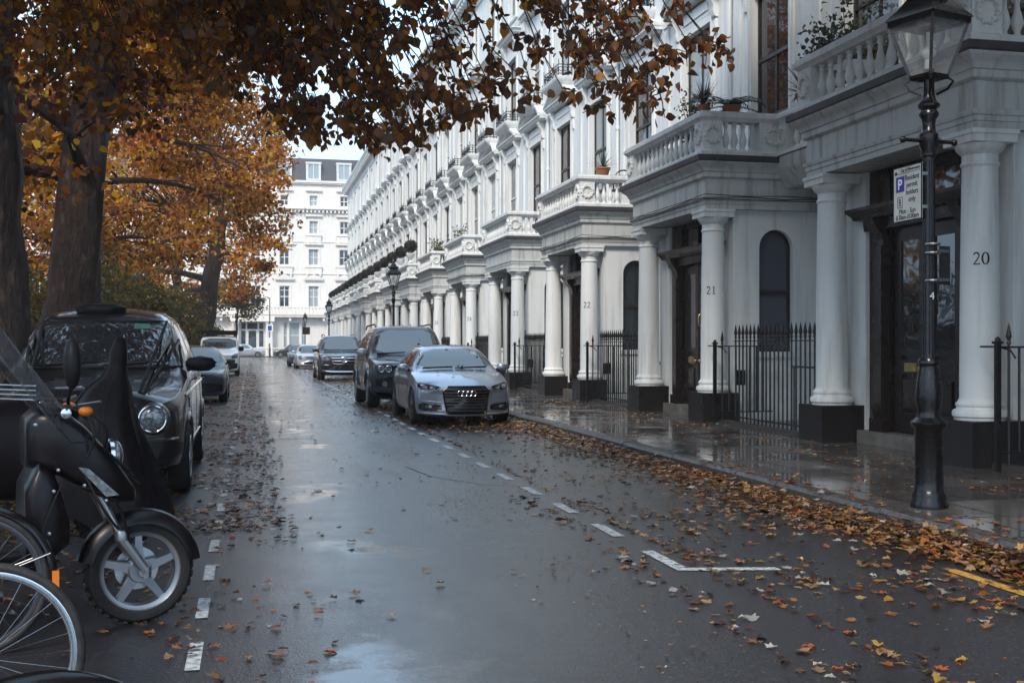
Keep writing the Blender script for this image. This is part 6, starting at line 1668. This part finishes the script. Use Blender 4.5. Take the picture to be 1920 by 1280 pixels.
def shell(b, secs, n=16, cap=True, e=.75):
    """loft of superellipse sections (x, cz, hy, hz) along x."""
    vs = []
    for x, cz, hy, hz in secs:
        for j in range(n):
            a = 2 * PI * j / n; ca, sa = math.cos(a), math.sin(a)
            vs.append((x, hy * math.copysign(abs(ca) ** e, ca), cz + hz * math.copysign(abs(sa) ** e, sa)))
    k = len(secs); fs = [(i * n + j, i * n + (j + 1) % n, (i + 1) * n + (j + 1) % n, (i + 1) * n + j) for i in range(k - 1) for j in range(n)]
    fs += [tuple(reversed(range(n))), tuple((k - 1) * n + j for j in range(n))]
    return b.add(vs, fs)
def moto_wheel(parent, c, r, name='wheel', spokes=5, wd=.10):
    t = MB(); t.lathe([(r * .74, -wd * .40), (r * .84, -wd / 2), (r * .93, -wd * .46), (r * .985, -wd * .22), (r, 0), (r * .985, wd * .22), (r * .93, wd * .46), (r * .84, wd / 2), (r * .74, wd * .40), (r * .74, -wd * .40)], n=44, axis='y')
    for k in range(34):
        a = 2 * PI * k / 34
        for sg in (-1, 1):
            a2 = a + (.07 if sg > 0 else 0); p = Vector((r * .985 * math.cos(a2), sg * wd * .34, r * .985 * math.sin(a2))); q = Vector((r * 1.006 * math.cos(a2 + .06), sg * wd * .08, r * 1.006 * math.sin(a2 + .06)))
            t.bar(p, q, .020, .010, (math.cos(a2), 0, math.sin(a2)))
    ty = t.build(name, 'rubber', parent); ty.location = c
    b = MB(); rr = r * .74
    b.lathe([(rr * .88, -.02), (rr * .90, -.032), (rr * .98, -.036), (rr * 1.02, -.042), (rr * 1.02, .042), (rr * .98, .036), (rr * .90, .032), (rr * .88, .02), (rr * .88, -.02)], n=44, axis='y')
    for k in range(spokes):
        a = 2 * PI * k / spokes + .35; ca, sa = math.cos(a), math.sin(a)
        pl = [(.03, .030), (rr * .5, .020), (rr * .92, .016), (rr * .92, -.016), (rr * .5, -.020), (.03, -.030)]
        b.prism(pl, lambda u, v: (u * ca - v * sa, -.028 + .3 * max(0, u - .07) * .08, u * sa + v * ca), lambda u, v: (u * ca - v * sa, .022, u * sa + v * ca))
    b.lathe([(.055, -.05), (.06, -.035), (.06, .04), (.05, .05)], n=24, axis='y'); b.lathe([(.02, -.10), (.02, .10)], n=10, axis='y')
    b.build('rim', 'alloy', ty, 35)
    b = MB().lathe([(.11, .052), (.11, .058), (.06, .058), (.06, .052), (.11, .052)], n=30, axis='y'); b.build('brake_disc', 'steel', ty)
    return ty
SR = empty('scooter', (-.56, 6.16, 0), R(17), 'dark plum motor scooter with tall windscreen and five spoke front wheel, nearest at lower left', 'scooter')
moto_wheel(SR, (0, 0, .268), .268)
for sg in (-1, 1):
    y = sg * .085
    b = MB().tube([(0.02, y, .27), (-.10, y, .45)], [.026, .028], 12); b.lathe([(.034, 0), (.036, .04), (.03, .05)], (-.10, y, .44), 12); b.tube([(0.02, y, .24), (.02, y, .30)], .024, 10)
    b.build('fork_leg', 'alloy', SR); MB().tube([(-.095, y, .44), (-.30, y, .86)], .019, 10).build('fork_tube', 'steel', SR)
b = MB(); n = 18
for i in range(n + 1):                                # front mudguard
    a = R(8 + 158 * i / n); rr = .305
    for yy, dr in ((-.075, -.06), (-.06, -.005), (0, .012), (.06, -.005), (.075, -.06)): b.v.append(((rr + dr) * math.cos(a), yy, .268 + (rr + dr) * math.sin(a)))
for i in range(n):
    for j in range(4): b.f.append((i * 5 + j, i * 5 + j + 1, i * 5 + j + 6, i * 5 + j + 5))
b.build('mudguard', 'bikepaint', SR, 60)
b = shell(MB(), [(-.02, .66, .03, .02), (-.05, .675, .13, .045), (-.16, .76, .19, .12), (-.28, .86, .215, .16), (-.40, .95, .205, .17), (-.5, .96, .18, .15), (-.55, .95, .13, .12)], 24, e=.42); b.build('front_fairing', 'bikepaint', SR, 60)
b = MB()
for i in range(18):
    f = i / 17; x = -.04 - .44 * f; z = .73 + .385 * f ** .8
    b.bar((x, -.215 + .02 * f, z), (x - .035, -.13, z + .035), .010, .012)
b.build('fairing_ridge', 'plastic', SR, 0)
b = MB().prism([(-.33, .83), (-.20, .68), (-.14, .685), (-.28, .82)], lambda u, v: (u, -.222, v), lambda u, v: (u, -.19, v)); b.build('side_light', 'lens', SR, 0)
b = shell(MB(), [(-.36, .52, .17, .08), (-.43, .60, .21, .22), (-.50, .62, .215, .26), (-.56, .56, .2, .2)], 24, e=.45); b.build('leg_shield', 'bikepaint', SR, 60)
b = shell(MB(), [(-.5, .36, .15, .05), (-.8, .34, .16, .06), (-1.0, .40, .16, .12), (-1.2, .52, .17, .2), (-1.5, .6, .16, .2), (-1.75, .66, .10, .14), (-1.85, .7, .05, .06)]); b.build('body', 'bikepaint', SR, 60)
b = shell(MB(), [(-.85, .74, .10, .04), (-.95, .77, .15, .06), (-1.25, .78, .16, .07), (-1.55, .83, .15, .07), (-1.78, .85, .08, .04)]); b.build('seat', 'seat', SR, 60)
moto_wheel(SR, (-1.36, 0, .268), .268)
b = MB().tube([(-.40, -.33, 1.10), (-.36, -.18, 1.12), (-.35, 0, 1.08), (-.36, .18, 1.12), (-.40, .33, 1.10)], .013, 8); b.build('handlebar', 'plastic', SR)
for sg in (-1, 1):
    b = MB().tube([(-.375, sg * .22, 1.115), (-.405, sg * .345, 1.10)], .019, 10); b.lathe([(.022, -.02), (.024, 0), (.02, .02)], (-.408, sg * .36, 1.10), 12, 'y'); b.build('grip', 'rubber', SR)
    b = MB().lathe([(.012, 0), (.024, -.008), (.024, -.02), (.010, -.026)] if sg < 0 else [(.012, 0), (.024, .008), (.024, .02), (.01, .026)], (-.41, sg * .375, 1.10), 14, 'y'); b.build('bar_end', 'chrome', SR)
    MB().tube([(-.33, sg * .24, 1.13), (-.25, sg * .36, 1.15)], .007, 6).build('brake_lever', 'steel', SR)
    MB().sphere((-.30, sg * .25, 1.10), .035, 12, 8, (1, .9, .7)).build('indicator', 'orange', SR)
    if sg < 0: m_ = MB().lathe_sc([(1e-5, -.11), (.035, -.09), (.055, -.03), (.055, .03), (.04, .085), (1e-5, .115)], (-.37, sg * .31, 1.33), 14, (.75, 1, 1.15)).build('mirror', 'plastic', SR); MB().tube([(-.37, sg * .2, 1.12), (-.38, sg * .25, 1.16), (-.37, sg * .31, 1.24)], .009, 6).build('stalk', 'plastic', m_)
b = MB(); n = 12
for i in range(n + 1):                                # tall clear windscreen leaning back
    f = i / n; x = -.30 - .36 * f; z = 1.02 + .50 * f; hw_ = .25 * (1 - .5 * max(0, f - .6) / .4)
    for j in range(9): u = j / 4 - 1; b.v.append((x - .13 * u * u, hw_ * u, z))
for i in range(n):
    for j in range(8): b.f.append((i * 9 + j, i * 9 + j + 1, i * 9 + j + 10, i * 9 + j + 9))
w_ = b.build('windscreen', 'plexi', SR, 60)
edge = [b.v[i * 9] for i in range(n + 1)] + [b.v[n * 9 + j] for j in range(1, 9)] + [b.v[i * 9 + 8] for i in range(n, -1, -1)]
MB().tube(edge, .005, 6).build('screen_edge', 'plexi', w_)
b = MB()
for k in range(4): b.tube([(-.52, -.24, 1.16 + k * .022), (-.66, -.14, 1.165 + k * .022), (-.72, 0, 1.17 + k * .022)], .005, 5)
b.build('cable', 'steel', SR)
b = MB().tube([(-.22, -.12, .80), (-.16, -.17, .70), (-.10, -.13, .55), (-.06, -.10, .42)], .008, 6); b.build('brake_hose', 'plastic', SR)
for k, (p_, q_, m_) in enumerate([((-.36, -.22, 1.11), (-.20, -.10, .88), (-.14, -.30, 1.06)), ((-.36, -.16, 1.12), (-.30, -.20, .86), (-.20, -.33, 1.02)), ((-.37, .20, 1.11), (-.22, .05, .90), (-.10, .2, 1.1)), ((-.30, -.21, .80), (-.12, -.11, .50), (-.22, -.27, .60))]):
    MB().tube(bez(p_, m_, q_, 9), .0065, 6).build('control_cable', 'rubber', SR)
b = MB().lathe([(.085, .0), (.088, -.02), (.075, -.03)][::-1], (-.13, 0, .86), 20, 'x'); b.build('headlight', 'chrome', SR); MB().sphere((-.115, 0, .86), .074, 14, 8, (.5, 1, 1)).build('lens', 'lens', SR)
b = MB()
for (x_, z_) in ((-.30, .74), (-.42, .82), (-.20, .66), (-.46, .52), (-.44, .72), (-.52, 1.04)): b.lathe([(1e-5, -.012), (.008, -.010), (.010, 0)], (x_, -.212, z_), 8, 'y')
b.build('screw', 'steel', SR)
b = MB().tube([(-.52, -.205, .40), (-.47, -.222, .60), (-.40, -.218, .76), (-.27, -.218, .72), (-.12, -.17, .64)], .004, 5); b.tube([(-.47, -.20, 1.09), (-.36, -.218, .95), (-.25, -.20, .95)], .004, 5); b.build('panel_seam', 'rubber', SR)
b = MB().tube([(-.66, -.17, .24), (-.95, -.18, .22), (-1.3, -.16, .27), (-1.6, -.17, .34)], [.03, .035, .05, .05], 10); b.build('exhaust', 'darkalloy', SR)
b = MB().bar((-.68, -.14, .30), (-.86, -.26, .015), .02, .02); b.build('side_stand', 'darkalloy', SR, 0)
# motorcycle under a black cover, between the scooter and the taxi
CB = empty('covered_motorbike', (-.92, 8.35, 0), R(12), 'motorbike shrouded in a black tent like cover between the scooter and the taxi', 'motorbike')
b = MB(); n = 40; lv = [(1.47, .02, .02, .04), (1.46, .05, .045, .04), (1.38, .075, .06, .03), (1.28, .085, .07, .02), (1.20, .12, .10, 0), (1.12, .20, .16, -.04), (1.0, .27, .22, -.08), (.85, .34, .27, -.10), (.68, .42, .32, -.10), (.50, .49, .36, -.10), (.34, .56, .39, -.09), (.24, .60, .40, -.09)]
for i, (z, rx, ry, cx) in enumerate(lv):
    for j in range(n):
        a = 2 * PI * j / n; fold = 1 + (.13 * math.sin(5 * a + .6) + .07 * math.sin(11 * a + i * .22) + .03 * math.sin(19 * a + i)) * min(1, (1.3 - z)) * (z < 1.25)
        b.v.append((cx + rx * .76 * fold * math.cos(a), ry * .85 * fold * math.sin(a), z + (.05 * math.sin(5 * a) if z < .45 else 0)))
for i in range(len(lv) - 1):
    for j in range(n): b.f.append((i * n + j, (i + 1) * n + j, (i + 1) * n + (j + 1) % n, i * n + (j + 1) % n))
b.f.append(tuple(range(n)))
b.build('cover', 'fabric', CB, 70); b2v = b.v
b = shell(MB(), [(-.3, .75, .24, .3), (-.6, .72, .26, .34), (-1.1, .70, .24, .30), (-1.5, .72, .2, .24), (-1.7, .7, .1, .12)]); b.build('rear_cover', 'fabric', CB, 60)
for k in (3, 9, 15, 22, 30, 36):
    MB().tube([tuple(Vector(b2v[i_ * 40 + k]) * 1.004) for i_ in range(3, 12)], .004, 5).build('cover_seam', 'plastic', CB)
moto_wheel(CB, (.02, 0, .29), .29); moto_wheel(CB, (-1.2, 0, .29), .29)

# bicycles
def make_bicycle():
    root = empty('bicycle'); r = .335
    def wheel(c):
        t = MB(); t.torus((0, 0, 0), r - .018, .018, 'y', 48, 10); ty = t.build('wheel', 'tan', root); ty.location = c
        b = MB(); b.lathe([(r - .030, -.012), (r - .034, -.014), (r - .052, -.010), (r - .056, 0), (r - .052, .010), (r - .034, .014), (r - .030, .012), (r - .030, -.012)], n=56, axis='y'); b.build('rim', 'darkalloy', ty)
        b = MB()
        for k in range(28):
            a = 2 * PI * k / 28; a2 = a + (.5 if k % 2 else -.5); b.tube([(.02 * math.cos(a2), .025 * (-1) ** k, .02 * math.sin(a2)), ((r - .05) * math.cos(a), 0, (r - .05) * math.sin(a))], .001, 3)
        b.lathe([(.016, -.05), (.026, -.03), (.018, -.02), (.018, .02), (.026, .03), (.016, .05)], n=12, axis='y'); b.build('spokes', 'steel', ty)
    wheel((0, 0, r)); wheel((-1.03, 0, r))
    A, BB, ST, HT, HB = Vector((0, 0, r)), Vector((-.44, 0, .29)), Vector((-.30, 0, .76)), Vector((-.82, 0, .86)), Vector((-.86, 0, .72))
    b = MB(); b.tube([BB, ST], .017, 10); b.tube([ST, HT], .016, 10); b.tube([BB, HB], .02, 10); b.tube([HB, HT], .02, 10)
    for sg in (-1, 1):
        b.tube([BB + Vector((0, sg * .02, 0)), A + Vector((0, sg * .06, 0))], .010, 8); b.tube([ST + Vector((0, sg * .015, 0)), A + Vector((0, sg * .06, 0))], .009, 8)
        b.tube([HB + Vector((0, sg * .03, 0)), Vector((-.95, sg * .05, .6)), Vector((-1.03, sg * .055, r))], .012, 8)
    b.build('frame', 'plastic', root)
    b = MB().tube([HT, HT + Vector((.03, 0, .14)), HT + Vector((-.03, 0, .17))], .013, 8); b.tube([HT + Vector((.1, -.28, .17)), HT + Vector((-.03, -.2, .18)), HT + Vector((-.03, .2, .18)), HT + Vector((.1, .28, .17))], .012, 8); b.build('handlebar', 'steel', root)
    b = MB().tube([ST, ST + Vector((.03, 0, .17))], .013, 8); b.build('seat_post', 'steel', root)
    b = shell(MB(), [(-.45, .945, .015, .02), (-.35, .95, .03, .025), (-.22, .96, .08, .03), (-.13, .965, .085, .03), (-.10, .965, .05, .02)]); b.build('saddle', 'seat', root, 60)
    b = MB(); n = 26
    for i in range(n + 1):
        a = R(-14 + 178 * i / n); rr = r + .028
        for yy, dr in ((-.028, -.022), (-.02, 0), (0, .008), (.02, 0), (.028, -.022)): b.v.append(((rr + dr) * math.cos(a), yy, r + (rr + dr) * math.sin(a)))
    for i in range(n):
        for j in range(4): b.f.append((i * 5 + j, i * 5 + j + 1, i * 5 + j + 6, i * 5 + j + 5))
    mg = b.build('mudguard', 'gloss', root, 60)
    b = MB(); 
    for sg in (-1, 1): b.tube([(0, sg * .05, r), (.36 * math.cos(R(20)), sg * .028, r + .36 * math.sin(R(20)))], .003, 5)
    b.build('mudguard_stay', 'steel', root)
    b = MB().lathe([(.09, -.004), (.095, 0), (.09, .004)], BB, 24, 'y'); b.build('chainring', 'steel', root)
    for sg in (-1, 1):
        b = MB().bar(BB + Vector((0, sg * .07, 0)), BB + Vector((sg * .12, sg * .08, -sg * .12)), .02, .012); b.box(BB.x + sg * .12 - .045, BB.x + sg * .12 + .045, sg * .13 - .04, sg * .13 + .04, BB.z - sg * .12 - .012, BB.z - sg * .12 + .012); b.build('crank', 'steel', root, 0)
    MB().bar((.02, -.06, r - .02), (-.20, -.16, .01), .014, .014).build('kickstand', 'steel', root, 0)
    return root
bk = make_bicycle()
for i, (x, y, rz, lab) in enumerate([(-1.24, 5.62, 8, 'bicycle with black mudguard and orange reflector, next to the scooter wheel'), (-.90, 4.26, 12, 'bicycle with bright chrome rim at the lower left corner'), (-.46, 2.68, 16, 'bicycle whose rim barely shows along the bottom edge at left')]):
    o = bk if i == 0 else copy_tree(bk)
    o.location = (x, y, 0); o.rotation_euler.z = R(rz); tag(o, lab, 'bicycle', 'bicycles parked at the lower left')
for o in [q for q in SC.objects if q.name.startswith('bicycle')][1:2]:
    for ch in list(o.children):
        if ch.name.startswith('mudguard'): bpy.data.objects.remove(ch); continue
        for q in ch.children:
            if q.name.startswith('rim'): q.data = q.data.copy(); q.data.materials[0] = M['chrome']
MB().box(.345, .375, -.036, .036, .265, .375).build('rear_reflector', 'orange', bk, 0)

# ------------------------------------------------------------------ thin warm haze, added along the street to soften and lift the darks
hz = MB().box(-70, 70, -45, 170, -1.2, 34).build('haze', None, smooth=0)
m = bpy.data.materials.new('added haze'); m.use_nodes = True; nt = m.node_tree; nt.nodes.remove(nt.nodes['Principled BSDF'])
v = nt.nodes.new('ShaderNodeVolumePrincipled'); v.inputs['Density'].default_value = .0007; v.inputs['Color'].default_value = (.94, .86, .82, 1)
nt.links.new(v.outputs[0], nt.nodes['Material Output'].inputs['Volume']); hz.data.materials.append(m); tag(hz, kind='stuff')
SC.cycles.volume_bounces = 0
